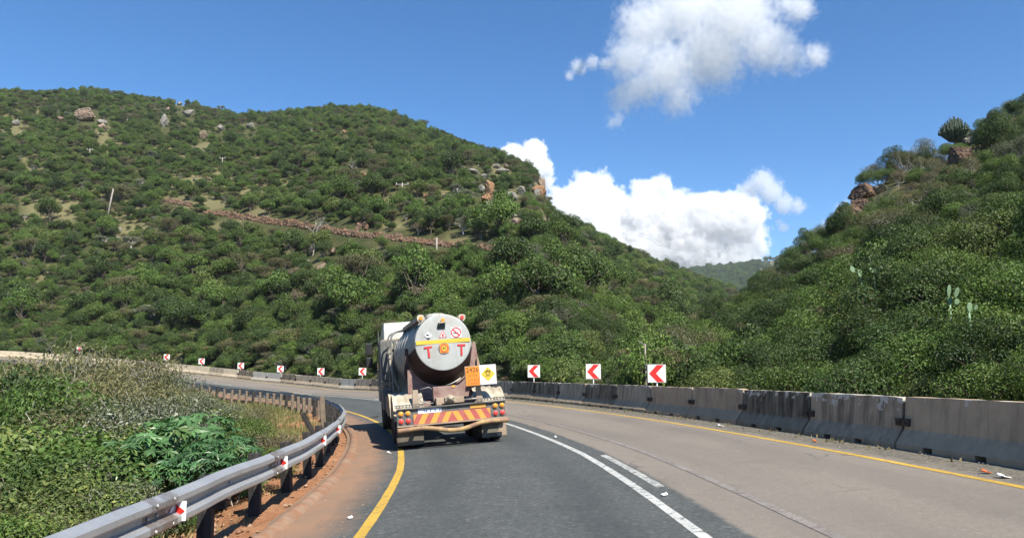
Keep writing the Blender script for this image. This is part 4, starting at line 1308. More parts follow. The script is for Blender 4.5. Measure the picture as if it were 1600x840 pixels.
# ------------------------------------------------------------------ near and middle plants (crown and trunk as parts)
MID = {'dark': [make_plant('shrub', 31, 3.2, 3.4, 14, 9800, .082, .55, 'dark', z0=.3, cr=.24, r0=.05), make_plant('shrub', 32, 3.0, 3.2, 13, 9600, .08, .55, 'dark', z0=.28, cr=.25, r0=.05)],
       'mid': [make_plant('shrub', 33, 3.1, 3.3, 14, 9800, .082, .55, 'mid', z0=.28, cr=.24, r0=.05), make_plant('shrub', 34, 2.8, 3.3, 13, 9400, .08, .55, 'mid', z0=.25, cr=.25, r0=.05)],
       'bright': [make_plant('shrub', 35, 2.7, 3.0, 13, 8800, .084, .55, 'bright', z0=.27, cr=.25, r0=.045)],
       'olive': [make_plant('shrub', 36, 3.4, 3.6, 10, 4800, .085, .4, 'olive', flat=.6, z0=.38, cr=.28, r0=.06, spread=.3, bark=MAT_PBARK)],
       'grey': [make_plant('shrub', 37, 3.0, 3.2, 9, 3800, .10, .42, 'grey', flat=.7, z0=.32, cr=.28, r0=.05, spread=.3, bark=MAT_PBARK)],
       'silver': [make_plant('shrub', 38, 4.0, 3.6, 13, 5200, .105, .42, 'silver', flat=.8, z0=.3, cr=.22, r0=.06, spread=.3, bark=MAT_PBARK)],
       'castor': [make_plant('castor_bush', 39, 2.5, 3.1, 11, 430, .24, .5, 'castor', flat=.75, z0=.34, cr=.27, r0=.045, multi=True, kind='palm', bark=MAT_PBARK)],
       'brush': [make_plant('shrub', 40, 2.2, 2.8, 8, 2300, .09, .4, 'brush', flat=.7, z0=.3, cr=.28, r0=.04, spread=.4, bark=MAT_PBARK)]}
WORD = {'dark': 'dark green', 'mid': 'mid green', 'bright': 'yellow-green', 'olive': 'olive thorny', 'grey': 'grey-green twiggy', 'silver': 'silver-leaved', 'castor': 'blue-green broad-leaved', 'brush': 'dry brown'}
def plant(key, var, x, y, z, s, rz, label, group=None, name='shrub', cat='shrub', squash=1.0):
    p = MID[key][var % len(MID[key])]
    e = empty(name, (x, y, z), label, cat, group)
    e.rotation_euler = (0, 0, rz); e.scale = (s, s, s * squash)
    for nm, me in (('trunk', p.stem), ('crown', p.crown)):
        q = bpy.data.objects.new(nm, me); link(q, e)
    return e

# --- right-hand slope behind the barriers
PR = np.random.default_rng(77)
pts = []
for _ in range(9000):
    ph = PR.uniform(2, 40); R = 108.6 + 34 * PR.random() ** 1.5
    pts.append((ph, R))
pts = np.array(pts)
x4, y4 = pol(pts[:, 0], pts[:, 1])
az = np.degrees(np.arctan2(x4, y4)); r4 = np.hypot(x4, y4)
sg = np.zeros(len(az), dtype=bool)
for s_ in SIGN_POS[:3]: sg |= (np.hypot(x4 - s_[1], y4 - s_[2]) < 1.9) | ((np.abs(az - math.degrees(math.atan2(s_[1], s_[2]))) < 1.3) & (r4 < math.hypot(s_[1], s_[2]) + .3))
ok = ~sg & (az > 1) & (az < 37) & (y4 > 6) & ~((np.abs(az - 9.75) < .75) & (r4 < 30.5))
x4, y4, R4 = x4[ok], y4[ok], pts[ok, 1]
k = thin(x4, y4, np.interp(R4, [108.6, 111, 142], [1.15, 1.5, 2.5]), 4)
x4, y4, R4 = x4[k], y4[k], R4[k]
z4 = height(x4, y4); p4, q4, d4 = proj(x4, y4, z4)
o4 = np.argsort(np.hypot(x4, y4))
SIGNPX = [(834, 'the sign just right of the truck'), (927, 'the second largest chevron sign'), (1026, 'the largest chevron sign')]
BARPX = [(1085, 'the brown-grey barriers by the largest chevron sign'), (1208, 'the dark stained barrier near the patchy one'), (1333, 'the patchy flaking barrier'), (1500, 'the nearest plain brown-grey barriers'), (1700, 'the nearest plain brown-grey barriers')]
cnt = 0
RIGHT_REST = []
for i in o4:
    u = PR.random()
    px_ = p4[i]
    zone = fbm(np.array(x4[i] / 9 + 4), np.array(y4[i] / 9 + 1), 2)
    key = 'dark' if u < .30 else 'mid' if u < .66 else 'bright' if u < .78 else 'olive' if u < .88 else 'grey' if u < .97 else 'brush'
    if zone > .58 and u > .5: key = 'mid' if u < .8 else 'bright'
    s = PR.uniform(.7, 1.1) * (.72 if R4[i] < 110 else .85 if R4[i] < 111.5 else 1.0)
    if cnt < 190 and px_ < 1660:
        row = 'directly behind' if R4[i] < 110.3 else 'a little above' if R4[i] < 114 else 'farther above'
        land = min(SIGNPX + BARPX, key=lambda q: abs(q[0] - px_))[1]
        plant(key, int(PR.integers(0, 2)), x4[i], y4[i], z4[i] - .12, s, PR.uniform(0, 6.28), f'{WORD[key]} shrub {row} {land}', f'{WORD[key]} shrubs {row} {land}')
        cnt += 1
    else:
        RIGHT_REST.append((x4[i], y4[i], z4[i] - .12, s, PR.uniform(0, 6.28), ['dark', 'mid', 'bright', 'olive', 'grey', 'brush'].index(key)))
# a joined copy of each middle plant, so that the stuff object can place it as one
def merged_mesh(p, nm):
    c, s = p.crown, p.stem
    def arr(me):
        v = np.zeros(len(me.vertices) * 3, dtype=np.float32); me.vertices.foreach_get('co', v)
        f = np.zeros(len(me.loops), dtype=np.int32); me.loops.foreach_get('vertex_index', f)
        return v.reshape(-1, 3), f
    cv, cf = arr(c); sv, sf = arr(s)
    t = np.zeros(len(cv), dtype=np.float32); c.attributes['tint'].data.foreach_get('value', t)
    return np_mesh(nm, np.vstack([cv, sv]), np.concatenate([cf, sf + len(cv)]), 4, [c.materials[0], s.materials[0]], np.concatenate([np.zeros(len(cf) // 4), np.ones(len(sf) // 4)]), np.concatenate([t, np.zeros(len(sv))]))
KEYS = ['dark', 'mid', 'bright', 'olive', 'grey', 'brush']
MIDM = [merged_mesh(MID[k_][0], 'slope_tree') for k_ in KEYS]
# one visible tree of each kind on the right slope carries its mesh and is the source of the rest
SPOT = [(1420, 455, 'dark green tree above the prickly pears on the right slope'), (1290, 470, 'mid green tree left of the prickly pears on the right slope'), (1560, 430, 'yellow-green tree up the slope at the right edge of the photo'),
        (1440, 345, 'olive tree in the dry brush between the right cliff and the candelabra tree'), (1270, 430, 'grey-green tree below the foot of the right-hand cliff'), (1420, 330, 'dry brown bush right of the right-hand cliff')]
SRC = []
for i, (px, py, lab) in enumerate(SPOT):
    b = ray_hit(px, py + 12)
    o = bpy.data.objects.new('slope_tree', MIDM[i]); link(o)
    o.location = b - np.array([0, 0, .1]); o.rotation_euler = (0, 0, i * 1.3); o.scale = (1.1,) * 3
    tag(o, lab, 'tree'); SRC.append(o)
# upper right slope and ridge
x5, y5 = scatter_polar(9000, 8, 40, 30, 135)
phi, R5 = polar_of(x5, y5); az = np.degrees(np.arctan2(x5, y5)); r5 = np.hypot(x5, y5)
rid = np.interp(az, TR[:, 0], TR[:, 2])
ok = (R5 > 141) & (r5 < rid + 9) | ((R5 > 141) & (r5 < 60))
x5, y5 = x5[ok], y5[ok]
k = thin(x5, y5, 1.7 + 1.0 * PR.random(len(x5)), 4)
x5, y5 = x5[k], y5[k]; z5 = height(x5, y5)
p5, q5, d5 = proj(x5, y5, z5)
e = np.zeros(len(x5), dtype=bool)
for (px, py, w, h, D, tn, lab) in CLIFF:
    e |= (np.abs(p5 - px) < w * .6 + 3) & (q5 > py - h * .3) & (q5 < py + h * .5 + 14) & (np.hypot(x5, y5) < D + 1.5)
e_small = e & (PR.random(len(x5)) < .9)
e = e & ~e_small
sm5 = e_small[~e]
x5, y5, z5, p5, q5 = x5[~e], y5[~e], z5[~e], p5[~e], q5[~e]
n5 = len(x5)
k5 = PR.choice(6, n5, p=[.34, .28, .09, .15, .12, .02])
drybelt = (q5 < 345) & (p5 > 1370) & (p5 < 1520)
k5 = np.where(drybelt & (PR.random(n5) < .6), PR.choice([3, 4, 5], n5), k5)
s5 = PR.uniform(.62, 1.12, n5) * np.where(PR.random(n5) < .1, 1.3, 1)
s5 = np.where(sm5, s5 * .34, s5)
D5 = np.hypot(x5, y5)
for (px, py, w, h, D, tn, lab) in CLIFF:
    g = q5 - (py + h * .3)
    s5 = np.where((np.abs(p5 - px) < w * .6 + 4) & (g > -2) & (g < 70) & (D5 < D + 2), np.minimum(s5, np.maximum(np.maximum(g, 0) * D5 / (FPX * 3.0), .2)), s5)
A = np.array(RIGHT_REST)
P_ = np.vstack([np.stack([x5, y5, z5 - .12], -1), A[:, :3]]) if len(A) else np.stack([x5, y5, z5 - .12], -1)
S_ = np.concatenate([s5, A[:, 3]]) if len(A) else s5
Z_ = np.concatenate([PR.uniform(0, 6.28, n5), A[:, 4]]) if len(A) else PR.uniform(0, 6.28, n5)
K_ = np.concatenate([k5, A[:, 5].astype(int)]) if len(A) else k5
scatter_stuff('slope_scrub', P_, S_, Z_, K_, SRC, 'dense mixed scrub covering the upper part of the right slope')
# low growth on the right slope, right down to the barriers
x6 = PR.uniform(2, 42, 2600); R6 = 108.3 + 40 * PR.random(2600) ** 1.4
a6, b6 = pol(x6, R6)
az = np.degrees(np.arctan2(a6, b6)); ok = (az > -12) & (az < 40) & (b6 > 4)
ok &= ~near_sign(a6, b6, 1.7)
a6, b6 = a6[ok], b6[ok]; z6 = height(a6, b6); n6 = len(a6)
scatter_stuff('roadside_undergrowth', np.stack([a6, b6, z6 - .15], -1), PR.uniform(.22, .42, n6), PR.uniform(0, 6.28, n6), PR.choice(6, n6, p=[.2, .36, .2, .1, .1, .04]), SRC, 'low leafy undergrowth behind the barriers')

# --- hollow inside the bend: (px, py of the top, distance, kind, height of plant or None for down to the ground, label)
LEFTP = [(285, 643, 13.5, 'castor', 'big blue-green broad-leaved bush close behind the guardrail'),
         (335, 676, 12.2, 'castor', 'smaller blue-green broad-leaved bush low beside the guardrail'),
         (235, 600, 21, 'silver', 'tall silver-leaved shrub behind the big broad-leaved bush'), (285, 620, 19.5, 'silver', 'silver-leaved shrub just right of the tall silver-leaved one'), (198, 618, 18, 'silver', 'silver-leaved shrub left of the tall silver-leaved one'),
         (150, 538, 36, 'olive', 'tall olive thorn tree hiding part of the far barrier'), (205, 553, 34, 'olive', 'olive thorn tree right of the tallest one in the hollow'), (112, 560, 31, 'olive', 'olive thorn tree left of the tallest one in the hollow'), (180, 600, 27, 'olive', 'brownish olive thorn shrub above the silver-leaved ones'),
         (10, 545, 27, 'dark', 'dark green tree at the left edge below the far cream barrier'), (45, 592, 28, 'dark', 'dark green shrub right of the dark tree at the left edge'), (72, 612, 24, 'mid', 'mid green shrub in the hollow below the far cream barrier'),
         (120, 632, 21, 'dark', 'dark green shrub in the middle of the hollow'), (150, 648, 18.5, 'olive', 'low brown-olive shrub left of the silver-leaved ones'), (25, 632, 20, 'olive', 'olive shrub at the left edge above the bright bushes'),
         (62, 664, 16.5, 'bright', 'yellow-green bush left of the dark shrub in the hollow'), (170, 668, 15.5, 'bright', 'yellow-green leafy shrub touching the left of the broad-leaved bush'), (10, 676, 15, 'mid', 'mid green bush at the left edge of the hollow'),
         (110, 692, 13.5, 'mid', 'bright mid green leafy bush in front of the dark shrub'), (40, 712, 12.5, 'dark', 'dark green bush low at the left edge'), (165, 712, 12.5, 'grey', 'grey-green twiggy bush below the broad-leaved bush'),
         (85, 742, 10.8, 'bright', 'yellow-green bush low in the left foreground'), (15, 752, 10.2, 'olive', 'olive bush in the bottom left corner'), (150, 752, 10.4, 'bright', 'yellow-green bush just behind the nearest stretch of guardrail'), (215, 740, 10.6, 'grey', 'grey-green bush just behind the nearest guardrail post'),
         (60, 792, 8.8, 'bright', 'lowest yellow-green bush at the bottom left'), (5, 800, 8.4, 'mid', 'mid green bush in the very bottom left corner'), (120, 800, 8.6, 'olive', 'olive bush right above the rail at the bottom left'),
         (330, 610, 29, 'grey', 'grey twiggy shrub below the far stretch of guardrail'), (300, 606, 33, 'olive', 'olive shrub in front of the far guardrail posts'), (248, 582, 37, 'grey', 'grey twiggy shrub at the left end of the visible far guardrail'),
         (348, 634, 22, 'bright', 'yellow-green bush on the grass bank'), (375, 648, 19, 'mid', 'mid green bush on the grass bank'), (365, 660, 16.5, 'bright', 'yellow-green bush right of the broad-leaved bush'), (425, 668, 15.5, 'brush', 'dry brown bush beside the guardrail posts'), (392, 690, 13.5, 'mid', 'low mid green bush close behind the guardrail'),
         (85, 566, 46, 'bright', 'yellow-green bush below the far cream barrier'), (30, 572, 40, 'mid', 'mid green bush at the left edge in front of the far guardrail'), (222, 572, 42, 'olive', 'thin olive shrub where the far barrier disappears')]
LR = random.Random(5)
for (px, py, D, key, lab) in LEFTP:
    t = at(px, py, D)
    zg = float(height(t[0], t[1]))
    H = max(.9, t[2] - zg)
    p = MID[key][0]
    wmin = {'castor': 1.0, 'silver': 1.0, 'olive': 1.05}.get(key, .85)
    s = min(max(H / p.H, .42), 1.5)
    if key == 'silver': s = min(s, .95)
    e = plant(key, LR.randint(0, 1), t[0], t[1], t[2] - p.H * s if H / p.H > 1.5 else zg - .1, s, LR.uniform(0, 6.28), lab, 'bushes in the hollow inside the bend', 'castor_bush' if key == 'castor' else 'shrub', 'shrub')
    if H / p.H < .42: e.scale = (.42, .42, max(.3, H / p.H))
    if H / p.H > 1.5:
        e.location.z = zg - .1; e.scale = (1.5, 1.5, H / p.H)
# low growth filling the hollow
n7 = 2600
ph7 = PR.uniform(-8, 62, n7); R7 = 96.2 - 40 * PR.random(n7) ** 1.25
x7, y7 = pol(ph7, R7)
ok = (R7 < np.interp(ph7, [8, 13, 20, 45], [96.0, 95.4, 93.2, 95.5])) & (y7 > 2)
x7, y7 = x7[ok], y7[ok]; z7 = height(x7, y7); n7 = len(x7)
R7 = polar_of(x7, y7)[1]
s7 = PR.uniform(.25, .6, n7) * np.interp(R7, [80, 92, 96], [1.2, .9, .6])
scatter_stuff('hollow_undergrowth', np.stack([x7, y7, z7 - .1], -1), s7, PR.uniform(0, 6.28, n7), PR.choice(6, n7, p=[.2, .26, .24, .16, .1, .04]), SRC, 'tangled leafy undergrowth filling the hollow inside the bend')

# --- grass: blades on the bank and dry tufts on the red soil
def blades(name, n, area, hmin, hmax, cols, label, seed):
    rng = np.random.default_rng(seed)
    xx, yy = area(rng, n)
    zz = height(xx, yy); n = len(xx)
    h = rng.uniform(hmin, hmax, n); a = rng.uniform(0, 6.283, n); w = rng.uniform(.006, .016, n) * 1.6
    bend = rng.uniform(.15, .75, n) * h; b = rng.uniform(0, 6.283, n)
    c = np.stack([xx, yy, zz], -1)
    s = np.stack([np.cos(a), np.sin(a), 0 * a], -1) * w[:, None]
    dr = np.stack([np.cos(b), np.sin(b), 0 * b], -1) * bend[:, None]
    up = np.array([0, 0, 1.0]) * h[:, None]
    V = np.stack([c - s, c + s, c + up * .6 + dr * .35 + s * .7, c + up + dr, c + up * .6 + dr * .35 - s * .7], 1).reshape(-1, 3)
    F = np.arange(n)[:, None] * 5
    fl = np.concatenate([F + 0, F + 1, F + 2, F + 3, F + 4], 1)
    m, nt, bs = new_mat(name)
    t = nn(nt, 'ShaderNodeAttribute', attribute_name='tint').outputs['Fac']
    nt.links.new(mixc(nt, t, cols[0], cols[1]), bs.inputs['Base Color'])
    bs.inputs['Roughness'].default_value = .7; bs.inputs['Specular IOR Level'].default_value = .2
    me = np_mesh(name, V, fl, 5, [m], None, np.repeat(rng.random(n), 5))
    o = bpy.data.objects.new(name, me); link(o)
    return tag(o, label, None, None, 'stuff')
def bank(rng, n):
    ph = rng.uniform(10, 44, n); R = rng.uniform(90.5, 97.0, n)
    x, y = pol(ph, R); kk = fbm(x / 1.3, y / 1.3, 3) > .40
    return x[kk], y[kk]
def soilz(rng, n):
    ph = rng.uniform(-2, 24, n); R = 97.5 - 1.9 * rng.random(n)
    x, y = pol(ph, R); kk = fbm(x / .55 + 40, y / .55, 3) > .53
    return x[kk], y[kk]
blades('bank_grass', 26000, bank, .10, .38, ((.10, .12, .03), (.23, .20, .09)), 'green and straw-coloured grass on the bank inside the guardrail', 4)
blades('dry_grass', 11000, soilz, .05, .22, ((.36, .27, .13), (.22, .19, .08)), 'dry straw tufts on the red soil under the guardrail', 6)
def outer(rng, n):
    ph = rng.uniform(2, 30, n); R = 106.42 - .32 * rng.random(n) ** 1.6
    x, y = pol(ph, R); kk = fbm(x / .4 + 11, y / .4, 3) > .56
    return x[kk], y[kk]
_h = height
def road_h(x, y):
    p, R = polar_of(x, y); return zroad(p, R)
height = road_h
blades('barrier_grass', 1500, outer, .02, .07, ((.20, .165, .09), (.12, .11, .05)), 'dry grass and litter caught along the foot of the barriers', 8)
height = _h

# ------------------------------------------------------------------ candelabra trees, prickly pears, bare trees
MAT_EUPH = pmat('euphorbia_green', (.062, .085, .05), .6, var=.25, scale=3, streak=((.12, .13, .08), 8, .5))
MAT_EUPHP = pmat('pale_euphorbia', (.26, .30, .24), .6, var=.2, scale=3)
MAT_PEAR = pmat('pale_prickly_pear', (.20, .30, .17), .5, var=.15, scale=5)
def candelabra(px, py_top, py_base, D, w_px, lab, mt, n, dome=1.0):
    b = at(px, py_base, D); k_ = D / FPX
    H = (py_base - py_top) * k_; W = w_px * k_
    e = empty('candelabra_tree', b, lab, 'euphorbia tree')
    rr = random.Random(int(px))
    MB().tube([(0, 0, -1.0), (0, 0, H * .25), (0.02, 0, H * .38)], [H * .05, H * .042, H * .03], 9).build('trunk', MAT_BARK, e)
    mb = MB()
    for i in range(n):
        t = (i + .5) / n
        rad = W * .5 * math.sqrt(t); a = i * 2.39996
        tp = H * (1.0 - .42 * (rad / (W / 2)) ** 2.2 * dome) * rr.uniform(.92, 1.02)
        x_, y_ = math.cos(a) * rad, math.sin(a) * rad
        z0_ = H * (.26 + .16 * rr.random())
        pts_ = [(x_ * .12, y_ * .12, z0_ * .85), (x_ * .55, y_ * .55, z0_ + H * .03), (x_ * .86, y_ * .86, z0_ + H * .16), (x_ * .98, y_ * .98, (tp + z0_) * .55), (x_, y_, tp)]
        r_ = H * .021
        mb.tube(pts_, [r_ * .8, r_, r_ * 1.15, r_ * 1.15, r_ * .5], 6, smooth=False)
    mb.build('arms', mt, e)
candelabra(1493, 187, 233, 103, 41, 'large dark candelabra tree standing against the sky on the right ridge', MAT_EUPH, 95)
candelabra(1222, 417, 470, 92, 56, 'broad green candelabra tree at the left end of the right slope', MAT_EUPH, 90, .9)
b_ = ray_hit(926, 462); D_ = math.hypot(b_[0], b_[1])
candelabra(927, 431, 472, D_ - 3, 32, 'pale candelabra tree with bare branches on the lower slope above the second largest chevron sign', MAT_EUPHP, 40)
b_ = ray_hit(775, 520); D_ = math.hypot(b_[0], b_[1])
candelabra(778, 500, 545, D_ - 2, 26, 'pale candelabra shrub on the slope right behind the tank', MAT_EUPHP, 30)

def prickly(px, py, D, pads, lab):
    bpy.context.view_layer.update()
    d_ = Vector(ray(px, py - 8)).normalized()
    h_ = SC.ray_cast(bpy.context.evaluated_depsgraph_get(), Vector((0, 0, CAM_H)), d_)
    if h_[0]: D = min(D, math.hypot(h_[1].x, h_[1].y) - .35)
    b = at(px, py, D); k_ = D / FPX
    e = empty('prickly_pear', b, lab, 'cactus')
    for (dx, dy, h, w, ang, tilt) in pads:
        mb = MB(); n_ = 14
        poly = []
        for i in range(n_):
            t = 2 * math.pi * i / n_
            poly.append((math.sin(t) * w / 2 * k_ * (1 + .15 * math.cos(t)), h / 2 * k_ * (1 + math.cos(t))))
        ca, sa = math.cos(RAD(ang)), math.sin(RAD(ang))
        ux = Vector((ca, tilt, -sa)); uy = Vector((sa, -tilt * .3, ca))
        mb.prism(poly, (dx * k_, rnd.uniform(-.1, .1), dy * k_), ux, uy, (0.03, .07, 0))
        mb.build('pad', MAT_PEAR, e, bevel=.02)
    z_ = b[2] - float(height(b[0], b[1]))
    MB().tube([(0, .04, -max(.5, z_ + .3)), (0, .04, 1 * k_)], .022, 7).build('stem', MAT_PEAR, e)
prickly(1352, 447, 46, [(-3, 0, 14, 7, -12, .1), (-7, 12, 12, 7, -8, .3), (-13, 20, 10, 7, -25, .2)], 'pale prickly pear cactus stacked diagonally on the right slope')
prickly(1368, 440, 46, [(0, 0, 11, 8, 10, .5), (6, 8, 14, 7, -45, .1), (-4, 13, 9, 5, -35, .3), (3, 16, 9, 5, 50, .2), (14, 4, 7, 5, -20, .4)], 'pale fan-shaped prickly pear cactus right of the diagonal one')
prickly(1486, 476, 38, [(0, 0, 12, 8, 5, .2), (-5, 10, 17, 8, 2, .6), (3, 9, 15, 8, 18, .5), (6, 0, 9, 8, 30, .2)], 'upright prickly pear cactus with two dark pads on the right slope')
prickly(1516, 488, 38, [(0, 0, 14, 8, 3, .2), (5, 3, 8, 6, 30, .4)], 'single-padded prickly pear cactus right of the two dark pads')

def bare_tree(px, py_base, H_px, lab, seed, D=None, mt=None, spread=.5):
    if D is None:
        b = ray_hit(px, py_base); D = math.hypot(b[0], b[1]) - 1.5
        b = at(px, py_base, D)
    else: b = at(px, py_base, D)
    k_ = D / FPX; H = H_px * k_
    rr = random.Random(seed)
    e = empty('bare_tree', b, lab, 'tree')
    br = MB(); tr = MB()
    def grow(mb, p, d, L, r_, lv):
        q = p + d * L * .5 + Vector((rr.gauss(0, .08), rr.gauss(0, .08), rr.gauss(0, .05))) * L; t = p + d * L
        mb.tube([p, q, t], [r_, r_ * .8, r_ * .6], 5, cap=False)
        if lv <= 0: return
        for _ in range(3 if lv > 1 else 2):
            nd = (d + Vector((rr.gauss(0, spread), rr.gauss(0, spread), rr.gauss(.1, .25)))).normalized()
            grow(br, t, nd, L * rr.uniform(.55, .85), r_ * .58, lv - 1)
    grow(tr, Vector((0, 0, -.6)), Vector((rr.gauss(0, .1), 0, 1)).normalized(), H * .4 + .6, H * .022, 4)
    tr.build('trunk', mt or MAT_PBARK, e); br.build('branches', mt or MAT_PBARK, e)
bare_tree(489, 393, 42, 'bare white-branched dead tree below the long rubble wall', 3)
bare_tree(963, 592, 34, 'bare white branching tree low behind the gap between the two largest chevron signs', 8, 62, spread=.75)
bare_tree(1437, 290, 34, 'pale bare trunk in the dry brush left of the candelabra tree', 5, 100, spread=.3)
bare_tree(1462, 300, 26, 'smaller pale bare tree right of the pale bare trunk in the dry brush', 15, 99, spread=.3)
bare_tree(775, 470, 22, 'grey bare bush on the dry grass patch above the tank truck', 22)
bare_tree(105, 612, 22, 'grey bare branches sticking out of the hollow', 31, 24)
# flat-topped thorn tree on the right ridge
b_ = at(1415, 290, 104)
e = plant('olive', 0, b_[0], b_[1], b_[2] - .6, 1.25, .6, 'flat-topped thorn tree against the sky on the right ridge', None, 'thorn_tree', 'tree', .9)
# castor stem and litter on the near slope

# ------------------------------------------------------------------ loose stones on the verges
def stones(name, n, area, hf, smin, smax, cols, label, seed):
    rng = np.random.default_rng(seed)
    x_, y_ = area(rng, n); n = len(x_); z_ = hf(x_, y_)
    s = smin + (smax - smin) * rng.random(n) ** 3
    base = np.array([[1, 0, 0], [0, 1, 0], [-1, 0, 0], [0, -1, 0], [0, 0, .8], [0, 0, -.8]], dtype=float)
    V = base[None] * s[:, None, None] * rng.uniform(.6, 1.25, (n, 6, 1))
    a = rng.uniform(0, 6.28, n); ca, sa = np.cos(a)[:, None], np.sin(a)[:, None]
    V = np.stack([V[..., 0] * ca - V[..., 1] * sa + x_[:, None], V[..., 0] * sa + V[..., 1] * ca + y_[:, None], V[..., 2] + (z_ + s * .3)[:, None]], -1)
    F = np.array([[0, 1, 4], [1, 2, 4], [2, 3, 4], [3, 0, 4], [1, 0, 5], [2, 1, 5], [3, 2, 5], [0, 3, 5]])
    fl = (F[None] + (np.arange(n) * 6)[:, None, None]).reshape(-1)
    m, nt, bs = new_mat(name)
    t = nn(nt, 'ShaderNodeAttribute', attribute_name='tint').outputs['Fac']
    nt.links.new(mixc(nt, t, cols[0], cols[1]), bs.inputs['Base Color']); bs.inputs['Roughness'].default_value = .9
    o = bpy.data.objects.new(name, np_mesh(name, V.reshape(-1, 3), fl, 3, [m], None, np.repeat(rng.random(n), 6))); link(o)
    return tag(o, label, None, None, 'stuff')
def v_in(rng, n):
    ph = rng.uniform(-1, 20, n); R = 97.62 - 1.3 * rng.random(n)
    return pol(ph, R + dR(ph))
def v_in_h(x, y):
    ph, R = polar_of(x, y); R0 = R - dR(ph)
    return zroad(ph, R) + verge_z(ph, R, 0) * (1) + .01
def v_edge(rng, n):
    ph = rng.uniform(1, 22, n); R = 97.95 + .75 * rng.random(n) ** 1.8
    return pol(ph, R + dR(ph))
def v_out(rng, n):
    ph = rng.uniform(2, 30, n); R = 106.45 - .75 * rng.random(n) ** 1.5
    return pol(ph, R)
stones('verge_stones', 1600, v_in, v_in_h, .008, .05, ((.20, .10, .055), (.36, .24, .15)), 'loose red-brown stones on the soil under the guardrail', 41)
stones('edge_gravel', 900, v_edge, road_h, .004, .016, ((.22, .13, .08), (.34, .27, .2)), 'fine gravel washed over the inner road edge', 42)
stones('barrier_gravel', 2600, v_out, road_h, .004, .022, ((.11, .10, .085), (.33, .29, .23)), 'grit and small stones along the foot of the barriers', 43)
# ------------------------------------------------------------------ tanker truck (local x right, y forward, z up; origin on the road under the rear bumper)
TP = 10.0
t0 = road_pt(TP, 100.02)
Mt = Matrix.Translation(t0) @ Matrix.Rotation(RAD(12.3), 4, 'Z') @ Matrix.Rotation(-math.atan(.07) - RAD(.5), 4, 'Y')
truck = empty('tanker_truck', label='dusty grey rigid tanker truck with white cab driving away in the dark lane', cat='truck', mat4=Mt)
DUST = (.30, .26, .20)
T_GREY = pmat('tank_grey_paint', (.43, .45, .43), .5, var=.06, scale=3, dirt=(.33, .31, .27), dirt_amt=.25, dirt_scale=1.6, streak=((.31, .305, .28), 7, .4), spec=.4)
T_SIDE = pmat('tank_side_dusty', (.47, .46, .41), .55, var=.1, scale=3, dirt=DUST, dirt_amt=.35, streak=((.20, .19, .17), 9, .6))
T_MAR = pmat('maroon_paint', (.16, .062, .058), .6, var=.15, scale=4, dirt=(.30, .21, .175), dirt_amt=.6, dirt_scale=3)
T_MARD = pmat('dark_maroon_paint', (.055, .026, .026), .6, var=.2, scale=4, dirt=(.12, .085, .07), dirt_amt=.3)
T_CREAM = pmat('dusty_cream_paint', (.52, .47, .37), .6, var=.12, scale=4, dirt=(.30, .245, .17), dirt_amt=.5, dirt_scale=3)
T_TAN = pmat('dusty_tan_paint', (.42, .33, .24), .65, var=.15, scale=5, dirt=(.28, .2, .14), dirt_amt=.5)
T_WHITE = pmat('cab_white_paint', (.64, .63, .56), .35, var=.04, scale=2, dirt=(.45, .42, .36), dirt_amt=.25, spec=.5)
T_DGREY = pmat('dark_grey_panel', (.10, .105, .10), .55, var=.15, scale=5, dirt=(.2, .18, .15), dirt_amt=.4)
T_MGREY = pmat('mid_grey_panel', (.13, .137, .133), .55, var=.12, scale=4, dirt=(.22, .2, .17), dirt_amt=.3)
T_BLACK = pmat('black_rubber', (.018, .018, .018), .8, var=.3, scale=8, dirt=(.09, .08, .065), dirt_amt=.4)
T_FLAP = pmat('dusty_mud_flap', (.085, .075, .06), .85, var=.15, scale=4, dirt=(.17, .145, .11), dirt_amt=.4)
T_STEEL = pmat('grey_steel_pipe', (.28, .27, .25), .5, .4, var=.15, scale=8)
T_YEL = pmat('decal_yellow', (.68, .46, .05), .5, var=.06)
T_YELB = pmat('bumper_yellow', (.54, .38, .12), .6, var=.15, scale=5, dirt=(.24, .14, .09), dirt_amt=.65, dirt_scale=4)
T_ORA = pmat('decal_orange', (.80, .27, .03), .5, var=.06)
T_RED = pmat('decal_red', (.60, .045, .045), .5, var=.08)
T_BRED = pmat('board_red', (.42, .105, .085), .5, var=.1, dirt=(.4, .2, .15), dirt_amt=.3)
T_BORA = pmat('board_orange', (.66, .33, .07), .5, var=.08)
T_BLK = pmat('decal_black', (.02, .02, .02), .5)
T_LR = pmat('red_lens', (.62, .06, .05), .25, var=.1)
T_LA = pmat('amber_lens', (.72, .30, .04), .25, var=.1)
T_GLASS = pmat('dark_glass', (.02, .025, .03), .1, var=0, spec=.6)
T_PLATE = pmat('plate_white', (.72, .74, .74), .45, var=.05)
T_BLUE = pmat('plate_blue', (.08, .14, .34), .5)
T_TRED = pmat('panel_text_red', (.42, .10, .03), .5)

